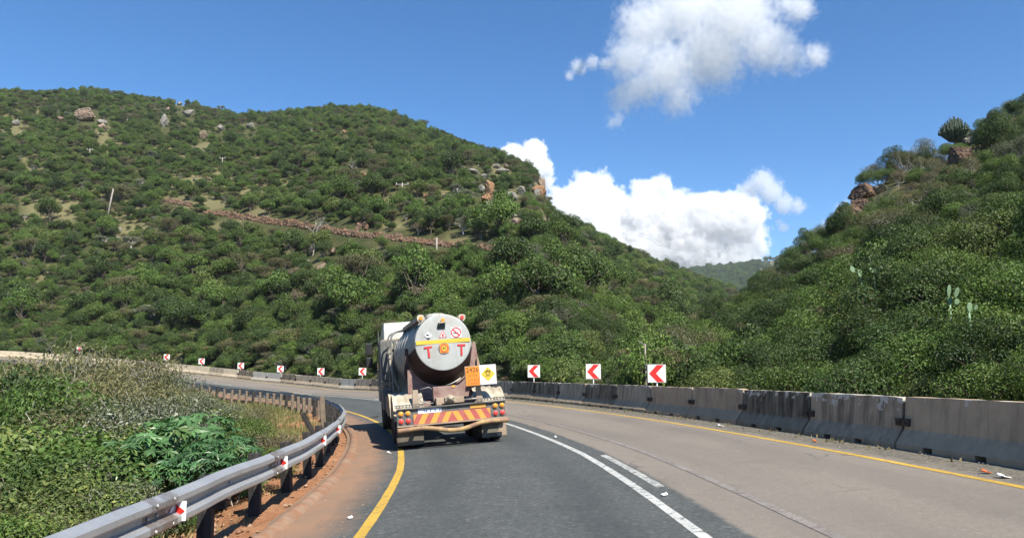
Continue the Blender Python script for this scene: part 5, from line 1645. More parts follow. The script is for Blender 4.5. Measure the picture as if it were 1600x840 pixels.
def text_mesh(s, size, name, mat_, parent, M4, depth=.002):
    cu = bpy.data.curves.new(name, 'FONT'); cu.body = s; cu.size = size; cu.extrude = depth; cu.align_x = 'CENTER'; cu.align_y = 'CENTER'; cu.resolution_u = 3
    tmp = bpy.data.objects.new(name, cu); COL.objects.link(tmp)
    dg = bpy.context.evaluated_depsgraph_get()
    me = bpy.data.meshes.new_from_object(tmp.evaluated_get(dg))
    bpy.data.objects.remove(tmp); bpy.data.curves.remove(cu)
    me.name = name; me.materials.clear(); me.materials.append(mat_)
    o = bpy.data.objects.new(name, me); link(o, parent); o.matrix_local = M4
    return o
FACE = Matrix(((1, 0, 0, 0), (0, 0, -1, 0), (0, 1, 0, 0), (0, 0, 0, 1)))     # text facing -y (to the rear)
def disc(mb, x, z, r, y, d=.003, mi=0, n=28, r2=None):
    if r2 is None:
        mb.prism([(math.cos(2 * math.pi * i / n) * r, math.sin(2 * math.pi * i / n) * r) for i in range(n)], (x, y, z), (1, 0, 0), (0, 0, 1), (0, -d, 0), mi)
    else:
        for i in range(n):
            a, b = 2 * math.pi * i / n, 2 * math.pi * (i + 1) / n
            mb.prism([(math.cos(a) * r2, math.sin(a) * r2), (math.cos(b) * r2, math.sin(b) * r2), (math.cos(b) * r, math.sin(b) * r), (math.cos(a) * r, math.sin(a) * r)], (x, y, z), (1, 0, 0), (0, 0, 1), (0, -d, 0), mi)
    return mb
# --- tank: round end plate, cone, barrel
EZ, ER, EY = 2.38, .655, .80
tank = MB()
secs = [(EY + .03, ER, EZ), (EY + .12, ER + .012, EZ), (EY + .55, .77, 2.27), (EY + .75, .83, 2.2), (EY + 1.2, .845, 2.18), (EY + 3.2, .845, 2.18), (EY + 5.0, .845, 2.18), (EY + 5.2, .80, 2.18), (EY + 5.3, .6, 2.18), (EY + 5.34, .01, 2.18)]
n = 44; vs = []; fs = []
for (y_, r_, z_) in secs:
    for k in range(n):
        a = 2 * math.pi * k / n; vs.append((math.cos(a) * r_, y_, z_ + math.sin(a) * r_))
for i in range(len(secs) - 1):
    for k in range(n):
        k2 = (k + 1) % n; fs.append((i * n + k, i * n + k2, (i + 1) * n + k2, (i + 1) * n + k))
tank.add(vs, fs, 0, True)
tk = tank.build('tank', T_SIDE, truck)
# rolled seams round the barrel
for y_ in (EY + 1.25, EY + 2.2, EY + 3.15, EY + 4.1, EY + 4.95):
    MB().lathe([(.842, -.03), (.862, -.02), (.862, .02), (.842, .03)], (0, y_, 2.18), (0, 1, 0), 44).build('seam_band', T_SIDE, tk)
MB().lathe([(.001, -.022), (ER * .5, -.018), (ER * .93, -.006), (ER, .0), (ER + .018, .004), (ER + .018, .04), (ER - .02, .045)], (0, EY, EZ), (0, 1, 0), 56).build('end_plate', T_GREY, truck)
ep = truck.children[-1]
cone = MB()   # underside of the cone: shade painted on as a dark maroon skin
vs = []; fs = []; m_ = 20
for (y_, r_, z_) in secs[:5]:
    for k in range(m_ + 1):
        a = math.pi + RAD(8) + (math.pi - RAD(16)) * k / m_; vs.append((math.cos(a) * (r_ + .008), y_, z_ + math.sin(a) * (r_ + .008)))
for i in range(4):
    for k in range(m_): fs.append((i * (m_ + 1) + k, i * (m_ + 1) + k + 1, (i + 1) * (m_ + 1) + k + 1, (i + 1) * (m_ + 1) + k))
cone.add(vs, fs, 0, True).build('cone_shade_skin', T_MARD, truck)
# --- markings on the end plate
DY = EY - .025
mb = MB()
w_ = math.sqrt(ER ** 2 - .06 ** 2) * .995
mb.prism([(-w_, -.045), (w_, -.045), (w_, .045), (-w_, .045)], (0, DY + .004, EZ + .022), (1, 0, 0), (0, 0, 1), (0, -.004, 0)).build('yellow_band', T_YEL, ep)
mb = MB(); disc(mb, .01, EZ - .15, .135, DY, .004, 0); mb.build('recess_ring', T_MGREY, ep)
MB().prism([(-.105, -.105), (.105, -.105), (.105, .105), (-.105, .105)], (.015, DY - .005, EZ - .146), (1, 0, 0), (0, 0, 1), (0, -.004, 0)).build('orange_square', T_ORA, ep)
mb = MB(); disc(mb, .015, EZ - .146, .092, DY - .0095, .003, 0, 28, .07); mb.build('red_circle', T_RED, ep)
mb = MB(); disc(mb, .015, EZ - .146, .068, DY - .0092, .002); mb.build('sticker_face', T_YEL, ep)
text_mesh('80', .085, 'speed_figure', T_BLK, ep, Matrix.Translation((.015, DY - .0135, EZ - .146)) @ FACE)
for sx, x_, z_ in ((-1, -.362, EZ - .205), (1, .43, EZ - .205)):
    mb = MB()
    ang = RAD(4 if sx < 0 else -2)
    ux = (math.cos(ang), 0, math.sin(ang)); uz = (-math.sin(ang), 0, math.cos(ang))
    mb.prism([(-.098, .088), (.098, .088), (.098, .13), (-.098, .13)], (x_, DY - .001, z_), ux, uz, (0, -.003, 0))
    mb.prism([(-.022, -.135), (.024, -.135), (.024, .088), (-.022, .088)], (x_, DY - .001, z_), ux, uz, (0, -.003, 0))
    mb.build('red_letter', T_RED, ep)
# corrosive-style diamond, flame triangle, no-smoking sign
x_, z_ = -.345, EZ + .185
MB().prism([(-.095, 0), (0, -.1), (.095, 0), (0, .1)], (x_, DY - .001, z_), (1, 0, 0), (0, 0, 1), (0, -.002, 0), 0).build('diamond_sticker', T_PLATE, ep)
MB().prism([(-.05, -.055), (.05, -.055), (0, -.1)], (x_, DY - .0035, z_), (1, 0, 0), (0, 0, 1), (0, -.002, 0), 0).prism([(-.07, .012), (-.02, .03), (.03, .005), (.005, -.012), (-.04, -.008)], (x_, DY - .0035, z_), (1, 0, 0), (0, 0, 1), (0, -.002, 0), 0).prism([(.0, .065), (.05, .03), (.075, .005), (.03, .035)], (x_, DY - .0035, z_), (1, 0, 0), (0, 0, 1), (0, -.002, 0), 0).build('diamond_symbol', T_BLK, ep)
x_, z_ = .0, EZ + .19
MB().prism([(-.09, -.08), (.09, -.08), (0, .10)], (x_, DY - .001, z_), (1, 0, 0), (0, 0, 1), (0, -.002, 0)).build('triangle_sticker', T_RED, ep)
MB().prism([(-.066, -.066), (.066, -.066), (0, .072)], (x_, DY - .0035, z_), (1, 0, 0), (0, 0, 1), (0, -.002, 0)).build('triangle_face', T_PLATE, ep)
MB().prism([(-.018, -.055), (.018, -.055), (.026, -.025), (.008, .03), (0, .0), (-.012, .018), (-.026, -.02)], (x_, DY - .006, z_), (1, 0, 0), (0, 0, 1), (0, -.002, 0)).build('flame_symbol', T_RED, ep)
x_, z_ = .325, EZ + .215
MB().prism([(-.128, -.125), (.128, -.125), (.128, .125), (-.128, .125)], (x_, DY - .001, z_), (1, 0, 0), (0, 0, 1), (0, -.002, 0)).build('no_smoking_sticker', T_PLATE, ep)
mb = MB()
mb.box((x_ - .01, DY - .005, z_ - .02), (.13, .002, .022)); mb.box((x_ + .05, DY - .0052, z_ + .03), (.012, .002, .06)); mb.build('cigarette_symbol', T_BLK, ep)
mb = MB(); disc(mb, x_, z_, .122, DY - .0065, .002, 0, 30, .098)
mb.prism([(-.092, .07), (-.07, .092), (.092, -.07), (.07, -.092)], (x_, DY - .0065, z_), (1, 0, 0), (0, 0, 1), (0, -.0025, 0)); mb.build('no_smoking_ring', T_RED, ep)
# dark window, amber lamp bracket
MB().prism([(-.1, -.075), (.085, -.075), (.1, .06), (-.085, .06)], (-.02, DY - .002, EZ + .39), (1, 0, 0), (0, 0, 1), (0, -.006, 0)).build('inspection_window', T_GLASS, ep)
MB().box((.0, DY - .05, EZ + .47), (.17, .1, .03)).box((-.07, DY - .02, EZ + .44), (.02, .05, .06)).build('lamp_bracket', T_CREAM, ep, bevel=.004)
MB().box((.02, DY - .05, EZ + .525), (.085, .06, .08)).build('amber_lamp', T_LA, ep, bevel=.012)
MB().box((-.045, EY + .02, EZ + ER + .005), (.03, .05, .05)).build('top_lug', T_CREAM, ep)
# --- top rails with marker lamps
for sx, yl, ln, zt in ((-1, EY + .02, 4.9, .585), (1, EY + .05, 4.9, .545)):
    wr = MB(); wr.box((sx * .50, yl + ln / 2, EZ + zt + .03), (.13, ln, .10)); wr.build('walkway_rail', T_CREAM, truck, bevel=.01)
    lm = MB()
    lm.prism([(-.085, -.03), (-.05, -.08), (.04, -.085), (.085, -.03), (.085, .05), (.045, .085), (-.045, .085), (-.085, .045)], (sx * .50, yl - .03, EZ + zt + .02), (1, 0, 0), (0, 0, 1), (0, .05, 0)); lb = lm.build('lamp_plate', T_CREAM, truck)
    l2 = MB(); disc(l2, sx * .50, EZ + zt + .02, .042, yl - .03, .03); l2.build('marker_lamp', T_LR if sx > 0 else T_LA, lb)
mb = MB()
for y_ in (EY + 1.2, EY + 2.4, EY + 3.6): mb.lathe([(.26, 0), (.26, .12), (.20, .15), (.02, .17)], (0, y_, 3.0), (0, 0, 1), 20)
mb.build('manhole_covers', T_SIDE, truck)
mb = MB()
for y_ in np.arange(EY + .4, EY + 5, .55): mb.box((-.40, float(y_), EZ + .56), (.30, .04, .03)); mb.tube([(-.52, float(y_), EZ + .55), (-.62, float(y_), EZ + .30)], .018, 5)
mb.build('walkway_brackets', T_DGREY, truck)
# --- cradle with round cut-out, side frames
cr = MB(); n = 24; R_ = .838; zc = 2.18
arc = [(math.cos(a) * R_, zc + math.sin(a) * R_) for a in np.linspace(math.pi + RAD(12), 2 * math.pi - RAD(12), n)]
lo = [(x_, max(1.02, min(z_ - .16, 1.9))) for x_, z_ in arc]
for i in range(n - 1):
    a, b = arc[i], arc[i + 1]
    o1 = (a[0] * 1.0, 1.04 if abs(a[0]) < .72 else a[1] - .28); o2 = (b[0], 1.04 if abs(b[0]) < .72 else b[1] - .28)
    cr.prism([o1, o2, b, a], (0, EY + .62, 0), (1, 0, 0), (0, 0, 1), (0, .03, 0))
cr.build('cradle_plate', T_MAR, truck)
cf = MB()
for i in range(n - 1):
    a, b = arc[i], arc[i + 1]
    cf.prism([(a[0] * 1.0, a[1]), (b[0], b[1]), (b[0] * .995, b[1] - .045), (a[0] * .995, a[1] - .045)], (0, EY + .56, 0), (1, 0, 0), (0, 0, 1), (0, .06, 0))
cf.build('cradle_flange', T_MAR, truck)
MB().prism([(.60, 1.30), (.98, 1.30), (.86, 2.36), (.80, 2.36)], (0, EY + .5, 0), (1, 0, 0), (0, 0, 1), (0, .05, 0)).build('side_frame', T_MAR, truck)
MB().prism([(.86, 1.30), (1.02, 1.30), (.90, 1.95), (.86, 1.95)], (0, EY + .42, 0), (1, 0, 0), (0, 0, 1), (0, .06, 0)).build('side_frame', T_TAN, truck)
MB().prism([(-.88, 1.02), (-.76, 1.02), (-.76, 1.78), (-.86, 1.78)], (0, EY + .35, 0), (1, 0, 0), (0, 0, 1), (0, .09, 0)).build('side_frame', T_MAR, truck, bevel=.006)
MB().prism([(-.92, 1.7), (-.80, 1.2), (-.78, 2.3), (-.86, 2.3)], (0, EY + .62, 0), (1, 0, 0), (0, 0, 1), (0, .05, 0)).build('side_frame', T_MARD, truck)
# --- chassis, bumper unit
MB().box((-.42, 4.2, .80), (.09, 7.8, .26)).build('chassis_rail', T_MARD, truck)
MB().box((.42, 4.2, .80), (.09, 7.8, .26)).build('chassis_rail', T_MARD, truck)
pan = MB().box((0, .06, .73), (2.5, .10, .37)).build('rear_panel', T_DGREY, truck, bevel=.01)
MB().box((0, -.0, .545), (2.5, .06, .03)).build('panel_lip', T_TAN, pan)
MB().box((0, .03, .925), (2.48, .16, .02)).build('panel_lip', T_DGREY, pan)
mb = MB(); zb0, zb1 = .565, .785; hw = .875; ns = 6; hgt = zb1 - zb0; yy = .004
def stripes(mi_want):
    m2 = MB()
    nst = 7; sw = hw / nst * 1.06
    for side in (-1, 1):
        for i in range(-2, nst + 2):
            a0, a1 = i * sw, (i + 1) * sw
            col = i % 2
            if col != mi_want: continue
            sl_ = .12
            poly = [(a0 + 0, 1), (a1 + 0, 1), (a1 + sl_, 0), (a0 + sl_, 0)]
            # clip to 0..hw
            def clip(P, f, c, keep_less):
                out = []
                for j in range(len(P)):
                    p, q = P[j], P[(j + 1) % len(P)]
                    ip = (p[0] <= c) if keep_less else (p[0] >= c); iq = (q[0] <= c) if keep_less else (q[0] >= c)
                    if ip: out.append(p)
                    if ip != iq:
                        t_ = (c - p[0]) / (q[0] - p[0]); out.append((c, p[1] + t_ * (q[1] - p[1])))
                return out
            poly = clip(clip(poly, 0, 0, False), 0, hw, True)
            if len(poly) < 3: continue
            m2.prism([(side * p[0], zb0 + p[1] * hgt) for p in poly], (0, yy, 0), (1, 0, 0), (0, 0, 1), (0, -.004, 0))
    return m2
bd = MB().box((0, .012, (zb0 + zb1) / 2), (hw * 2 + .02, .012, hgt + .02)).build('chevron_board', T_BRED, pan)
stripes(0).build('board_stripe_orange', T_BORA, pan)
stripes(1).build('board_stripe_red', T_BRED, pan)
MB().box((.60, .004, .855), (.36, .012, .085)).build('orange_reflector', T_BORA, pan)
pl = MB().box((-.51, .004, .845), (.53, .01, .105)).build('number_plate', T_PLATE, pan)
mb = MB(); rr = random.Random(4); xx = -.74     # the plate's characters are too blurred to read: short blue strokes
while xx < -.29:
    w_ = rr.uniform(.028, .05)
    if rr.random() > .2: mb.box((xx + w_ / 2, -.003, .845 + rr.uniform(-.006, .006)), (w_ * .75, .003, rr.uniform(.045, .065)))
    xx += w_ + .012
mb.build('plate_marks', T_BLUE, pl)
for sx in (-1, 1):
    for dx, dz, mt in ((1.16, .825, T_LA), (1.0, .825, T_LA), (1.16, .655, T_LR), (1.0, .655, T_LR)):
        b_ = MB(); disc(b_, sx * dx, dz, .068, .009, .018); lo_ = b_.build('tail_lamp', T_STEEL, pan)
        b_ = MB(); b_.lathe([(.058, .0), (.05, .015), (.02, .024), (.001, .026)], (sx * dx, -.009, dz), (0, -1, 0), 20); b_.build('lens', mt, lo_)
pts_ = []
for x_, z_ in ((-1.26, .46), (-1.0, .475), (-.66, .478), (-.35, .43), (-.12, .385), (.1, .375), (.28, .395), (.45, .44), (.64, .485), (.9, .495), (1.26, .485)): pts_.append((x_, -.13, z_))
def smooth_path(P, n=6):
    P = [Vector(p) for p in P]; out = []
    for i in range(len(P) - 1):
        p0, p1, p2, p3 = P[max(i - 1, 0)], P[i], P[i + 1], P[min(i + 2, len(P) - 1)]
        for k in range(n):
            t = k / n
            out.append(.5 * ((2 * p1) + (-p0 + p2) * t + (2 * p0 - 5 * p1 + 4 * p2 - p3) * t * t + (-p0 + 3 * p1 - 3 * p2 + p3) * t ** 3))
    return out + [P[-1]]
MB().tube(smooth_path(pts_), .052, 12).build('bent_bumper_bar', T_YELB, truck)
MB().box((-.85, .0, .5), (.08, .3, .08)).box((.85, .0, .5), (.08, .3, .08)).build('bumper_bracket', T_MARD, truck)
for x0_, x1_, zb_2, nm in ((-1.26, -.66, .11, 0), (.68, 1.26, .12, 1)):
    fl_ = MB().box(((x0_ + x1_) / 2, .17, .30), (x1_ - x0_, .015, .38)).build('mud_flap', T_FLAP, truck)
    if nm: MB().prism([(1.04, .13), (1.255, .13), (1.255, .47), (1.12, .47), (1.14, .40), (1.06, .36), (1.08, .27), (1.03, .22)], (0, .155, 0), (1, 0, 0), (0, 0, 1), (0, .006, 0)).build('dusty_patch', T_TAN, fl_)
# --- wheels
def wheel(x, y, r=.51, w=.28, dual=True, lab='wheel'):
    wo_ = MB().lathe([(r * .55, -w / 2), (r * .93, -w / 2), (r, -w / 2 + .04), (r, w / 2 - .04), (r * .93, w / 2), (r * .55, w / 2)], (x, y, r), (1, 0, 0), 32).build('wheel', T_BLACK, truck)
    MB().lathe([(.001, -w * .2), (r * .5, -w * .25), (r * .57, -w * .45), (r * .57, w * .45), (r * .5, w * .25), (.001, w * .2)], (x, y, r), (1, 0, 0), 24).build('rim', T_STEEL, wo_)
for y_ in (.82, 2.15):
    for s in (-1, 1): wheel(s * 1.09, y_); wheel(s * .76, y_)
for s in (-1, 1): wheel(s * 1.05, 7.35, .51, .32)
MB().box((0, .82, .51), (1.6, .16, .16)).box((0, 2.15, .51), (1.6, .16, .16)).box((0, 7.35, .51), (1.7, .14, .14)).build('axles', T_MARD, truck)
# --- ribbed mudguards
for s in (-1, 1):
    ns_ = 26
    for yc, nmz in ((.82, 0), (2.15, 1)):
        mb = MB()
        xs_ = np.linspace(.60, 1.30, 29)
        vs = []; fs = []
        for i in range(ns_ + 1):
            a = RAD(8) + RAD(164) * i / ns_
            for x_ in xs_:
                rib = .022 * (0.5 + .5 * math.cos((x_ - .60) / .70 * 2 * math.pi * 4))
                r_ = .60 + rib
                vs.append((s * float(x_), yc - math.cos(a) * r_, .56 + math.sin(a) * r_ * 1.08))
        m_ = len(xs_)
        for i in range(ns_):
            for j in range(m_ - 1): fs.append((i * m_ + j, i * m_ + j + 1, (i + 1) * m_ + j + 1, (i + 1) * m_ + j))
        mb.add(vs, fs, 0, True).build('mudguard', T_CREAM, truck)
    mb = MB(); mb.box((s * .95, .16, 1.0), (.66, .03, .02)); mb.box((s * .95, .16, .955), (.66, .03, .014))
    for x_ in np.arange(.64, 1.28, .075): mb.box((s * float(x_), .15, .978), (.022, .05, .05))
    mb.build('hose_rack', T_DGREY, truck)
# --- valve gear at the rear
MB().box((0, .45, .98), (1.75, .1, .12)).build('cross_member', T_MAR, truck, bevel=.006)
MB().prism([(-.86, .93), (-.70, .93), (-.72, 1.32), (-.84, 1.32)], (0, .28, 0), (1, 0, 0), (0, 0, 1), (0, .1, 0)).build('upright', T_TAN, truck, bevel=.006)
MB().prism([(.62, .93), (.78, .93), (.74, 1.30), (.64, 1.30)], (0, .28, 0), (1, 0, 0), (0, 0, 1), (0, .1, 0)).build('upright', T_TAN, truck, bevel=.006)
MB().box((-.07, .42, 1.17), (.60, .30, .36)).build('valve_cabinet', T_MAR, truck, bevel=.008)
MB().box((.1, .26, 1.335), (.08, .01, .05)).build('small_amber_label', T_BORA, truck)
MB().box((.0, .2, 1.03), (.62, .20, .13)).box((-.28, .16, 1.02), (.12, .24, .16)).build('outlet_box', T_TAN, truck, bevel=.01)
mb = MB(); mb.lathe([(.075, 0), (.085, .02), (.085, .09), (.05, .1), (.05, .14), (.0, .15)], (-.02, .13, 1.08), (0, -1, 0), 18); mb.box((-.02, .06, 1.08), (.22, .03, .12)); mb.tube([(-.09, .03, 1.06), (.07, .03, 1.10)], .02, 6); mb.build('outlet_valve', T_CREAM, truck)
mb = MB(); mb.tube([(.3, .3, 1.0), (.78, .3, 1.02)], .022, 7); mb.tube([(.5, .3, 1.0), (.58, .3, 1.14)], .02, 6); mb.tube([(-.8, .33, 1.28), (-.66, .3, 1.05), (-.5, .3, .99), (-.38, .3, .99)], .014, 6); mb.tube([(-.66, .36, 1.32), (-.46, .36, 1.36), (-.38, .36, 1.3)], .012, 5)
mb.build('hose', T_STEEL, truck)
MB().box((0, 1.5, 1.0), (.84, .1, .3)).build('inner_cross_member', T_MARD, truck)
# --- hazard board
hb = MB().box((.735, .10, 1.535), (.74, .02, .46)).build('hazard_board', T_TAN, truck, bevel=.004)
op = MB().box((.54, .083, 1.535), (.32, .012, .43)).build('orange_panel', T_ORA, hb)
MB().box((.90, .083, 1.545), (.38, .012, .45)).build('white_panel', T_PLATE, hb)
MB().box((.54, .0755, 1.60), (.30, .002, .008)).box((.54, .0755, 1.49), (.30, .002, .008)).box((.54, .0755, 1.405), (.30, .002, .006)).build('panel_rule', T_TRED, op)
text_mesh('2426', .148, 'substance_number', T_BLK, op, Matrix.Translation((.54, .0755, 1.675)) @ FACE)
mb = MB()
for z_ in (1.545, 1.445, 1.365):
    xx = .42
    while xx < .66:
        w_ = rr.uniform(.02, .045); mb.box((xx + w_ / 2, .0755, z_), (w_ * .8, .002, .035)); xx += w_ + rr.choice([.008, .02])
mb.build('panel_marks', T_TRED, op)
MB().prism([(-.165, 0), (0, -.17), (.165, 0), (0, .17)], (.90, .0765, 1.555), (1, 0, 0), (0, 0, 1), (0, -.003, 0)).build('yellow_diamond', T_YEL, hb)
mb = MB(); disc(mb, .90, 1.575, .045, .0732, .002, 0, 18, .033)
for a in (60, 90, 120, 30, 150): mb.tube([(.90 + math.cos(RAD(a)) * .047, .0725, 1.575 + math.sin(RAD(a)) * .047), (.90 + math.cos(RAD(a)) * .085, .0725, 1.575 + math.sin(RAD(a)) * .085)], .008, 4)
mb.box((.90, .0725, 1.515), (.11, .002, .012)); mb.build('oxidiser_symbol', T_BLK, hb)
# --- under the tank: lockers, ladder hoops, pipes
MB().box((-.95, 4.6, .86), (.5, 1.5, .5)).build('side_locker', pmat('blue_black_paint', (.045, .055, .075), .45, var=.15, dirt=(.12, .11, .1), dirt_amt=.3), truck, bevel=.02)
MB().box((.95, 4.4, .86), (.5, 1.9, .5)).build('side_locker', T_DGREY, truck, bevel=.02)
for y_, x_ in ((5.75, -1.02), (5.2, -.96)):
    MB().tube(smooth_path([(x_, y_, 1.0), (x_, y_, 1.8), (x_, y_, 2.55), (x_ + .06, y_, 2.83), (x_ + .25, y_, 2.93), (-.52, y_ - .1, 2.95)]), .026, 8).build('ladder_hoop', T_STEEL, truck)
mb = MB()
for z_ in (1.1, 1.45, 1.8, 2.15, 2.5): mb.tube([(-1.02, 5.75, z_), (-.96, 5.2, z_)], .016, 6)
mb.build('ladder_rungs', T_STEEL, truck)
MB().tube(smooth_path([(-.9, 5.9, 2.6), (-.97, 5.7, 2.2), (-.93, 5.5, 1.7), (-.75, 5.3, 1.2)]), .05, 8).build('filler_pipe', T_CREAM, truck)
# --- cab
CB = 6.45
cabs = MB()
prof = [(CB, .72), (CB, 3.08), (CB + .25, 3.28), (CB + .9, 3.32), (CB + 1.55, 3.1), (CB + 1.95, 2.55), (CB + 2.1, 1.6), (CB + 2.12, .72)]
vs = []
for s in (-1, 1):
    for (y_, z_) in prof:
        inset = .0 if z_ < 2.6 else (z_ - 2.6) * .16
        vs.append((.04 + s * (1.2 - inset), y_, z_))
n = len(prof)
fs = [tuple(range(n)), tuple(range(2 * n - 1, n - 1, -1))] + [(i, (i + 1) % n, (i + 1) % n + n, i + n) for i in range(n)]
cab_o = cabs.add(vs, fs).build('cab', T_WHITE, truck, bevel=.05)
MB().box((-1.255, CB + 1.25, 2.15), (.012, .85, .62)).build('side_window', T_GLASS, cab_o)
MB().box((1.255, CB + 1.25, 2.15), (.012, .85, .62)).build('side_window', T_GLASS, cab_o)
MB().box((-1.262, CB + 1.1, 1.35), (.01, .9, .95)).build('door', T_MGREY, cab_o, bevel=.003)
MB().box((-1.245, CB + .3, 2.0), (.02, .5, 2.0)).build('side_fairing', T_MGREY, cab_o, bevel=.005)
MB().box((-.35, CB - .012, 2.74), (1.6, .02, .05)).build('roof_gutter', T_TAN, cab_o)
pnl = MB().box((-.98, CB - .16, 2.12), (.50, .30, 1.22)).build('air_intake', T_MGREY, cab_o, bevel=.03)
mb = MB()
for i in range(5): mb.box((-1.14 + i * .08, CB - .314, 2.42), (.022, .01, .55))
for i in range(7): mb.box((-1.16 + i * .06, CB - .314, 1.82), (.026, .01, .30))
mb.build('intake_slots', T_DGREY, pnl)
MB().box((-.98, CB - .12, 1.42), (.5, .25, .12)).box((-.98, CB - .12, 1.27), (.5, .25, .10)).build('step_box', T_TAN, cab_o, bevel=.01)
MB().box((-1.1, 5.9, .95), (.3, .7, .55)).build('battery_box', T_DGREY, truck, bevel=.02)
for s in (-1, 1):
    mr = MB().box((s * 1.50, CB + 1.75, 2.55), (.22, .12, .40)).box((s * 1.50, CB + 1.75, 2.12), (.22, .12, .34)).build('mirror', T_BLK, cab_o, bevel=.03)
    MB().tube([(s * 1.2, CB + 1.75, 2.8), (s * 1.5, CB + 1.75, 2.78), (s * 1.5, CB + 1.75, 1.95), (s * 1.22, CB + 1.75, 1.92)], .018, 6).build('mirror_arm', T_BLK, mr)
    MB().box((s * 1.16, 7.35, 1.02), (.2, 1.25, .30)).build('wheel_arch', T_DGREY, cab_o, bevel=.03)

# ------------------------------------------------------------------ litter on the road
MAT_LITW = pmat('white_litter', (.75, .75, .73), .6, var=.1)
MAT_LITO = pmat('orange_wrapper', (.62, .14, .04), .5, var=.2)
def litter(px, py, R, size, mt, lab, name='litter', shape=0):
    d = ray(px, py)
    A = d[0] ** 2 + d[1] ** 2; t = None
    # ground point: iterate on the super-elevated road plane
    z = .1
    for _ in range(30):
        t = (z - CAM_H) / d[2]; z = float(zroad(*polar_of(d[0] * t, d[1] * t)))
    x_, y_ = d[0] * t, d[1] * t
    r_ = random.Random(int(px * 7 + py))
    mb = MB()
    if shape == 0:
        poly = [(math.cos(a) * size * r_.uniform(.6, 1.1), math.sin(a) * size * r_.uniform(.4, .8)) for a in np.linspace(0, 5.6, 7)]
        mb.prism(poly, (0, 0, .006), (1, 0, .1), (0, 1, .15), (0, 0, .012))
        mb.prism([(p[0] * .5, p[1] * .6) for p in poly], (.2 * size, 0, .02), (.9, 0, .4), (0, 1, -.2), (0, 0, .01))
    else:
        mb.box((0, 0, .03), (size * 2, size * 1.3, .05)); mb.box((0, size * .6, .07), (size * 2, .012, .10), rot=Matrix.Rotation(-.5, 3, 'X'))
    o = mb.build(name, mt, bevel=.003); o.location = (x_, y_, z + .008); o.rotation_euler = (0, 0, r_.uniform(0, 3))
    tag(o, lab, 'litter')
litter(1038, 774, 0, .055, MAT_LITW, 'crumpled white paper scrap at the end of the short worn dash')
litter(868, 683, 0, .06, MAT_LITW, 'small white scrap beside the centre line behind the truck')
litter(547, 810, 0, .045, MAT_LITW, 'white scrap on the asphalt just left of the yellow line')
litter(608, 708, 0, .08, MAT_LITW, 'flattened white scrap on the yellow line by the left rear wheel')
litter(1126, 666, 0, .10, MAT_LITW, 'white scrap lying against the foot of the barrier')
litter(1541, 739, 0, .075, MAT_LITO, 'orange and white food wrapper beside the right yellow line', 'wrapper')
litter(1567, 746, 0, .10, MAT_LITW, 'white flattened foam food box at the foot of the nearest barrier', 'foam_box')
litter(1273, 690, 0, .06, MAT_LITO, 'small orange scrap at the foot of the patchy flaking barrier', 'wrapper')
litter(585, 652, 0, .2, T_BLACK, 'black strip of shed tyre rubber on the road edge ahead of the truck', 'tyre_scrap')
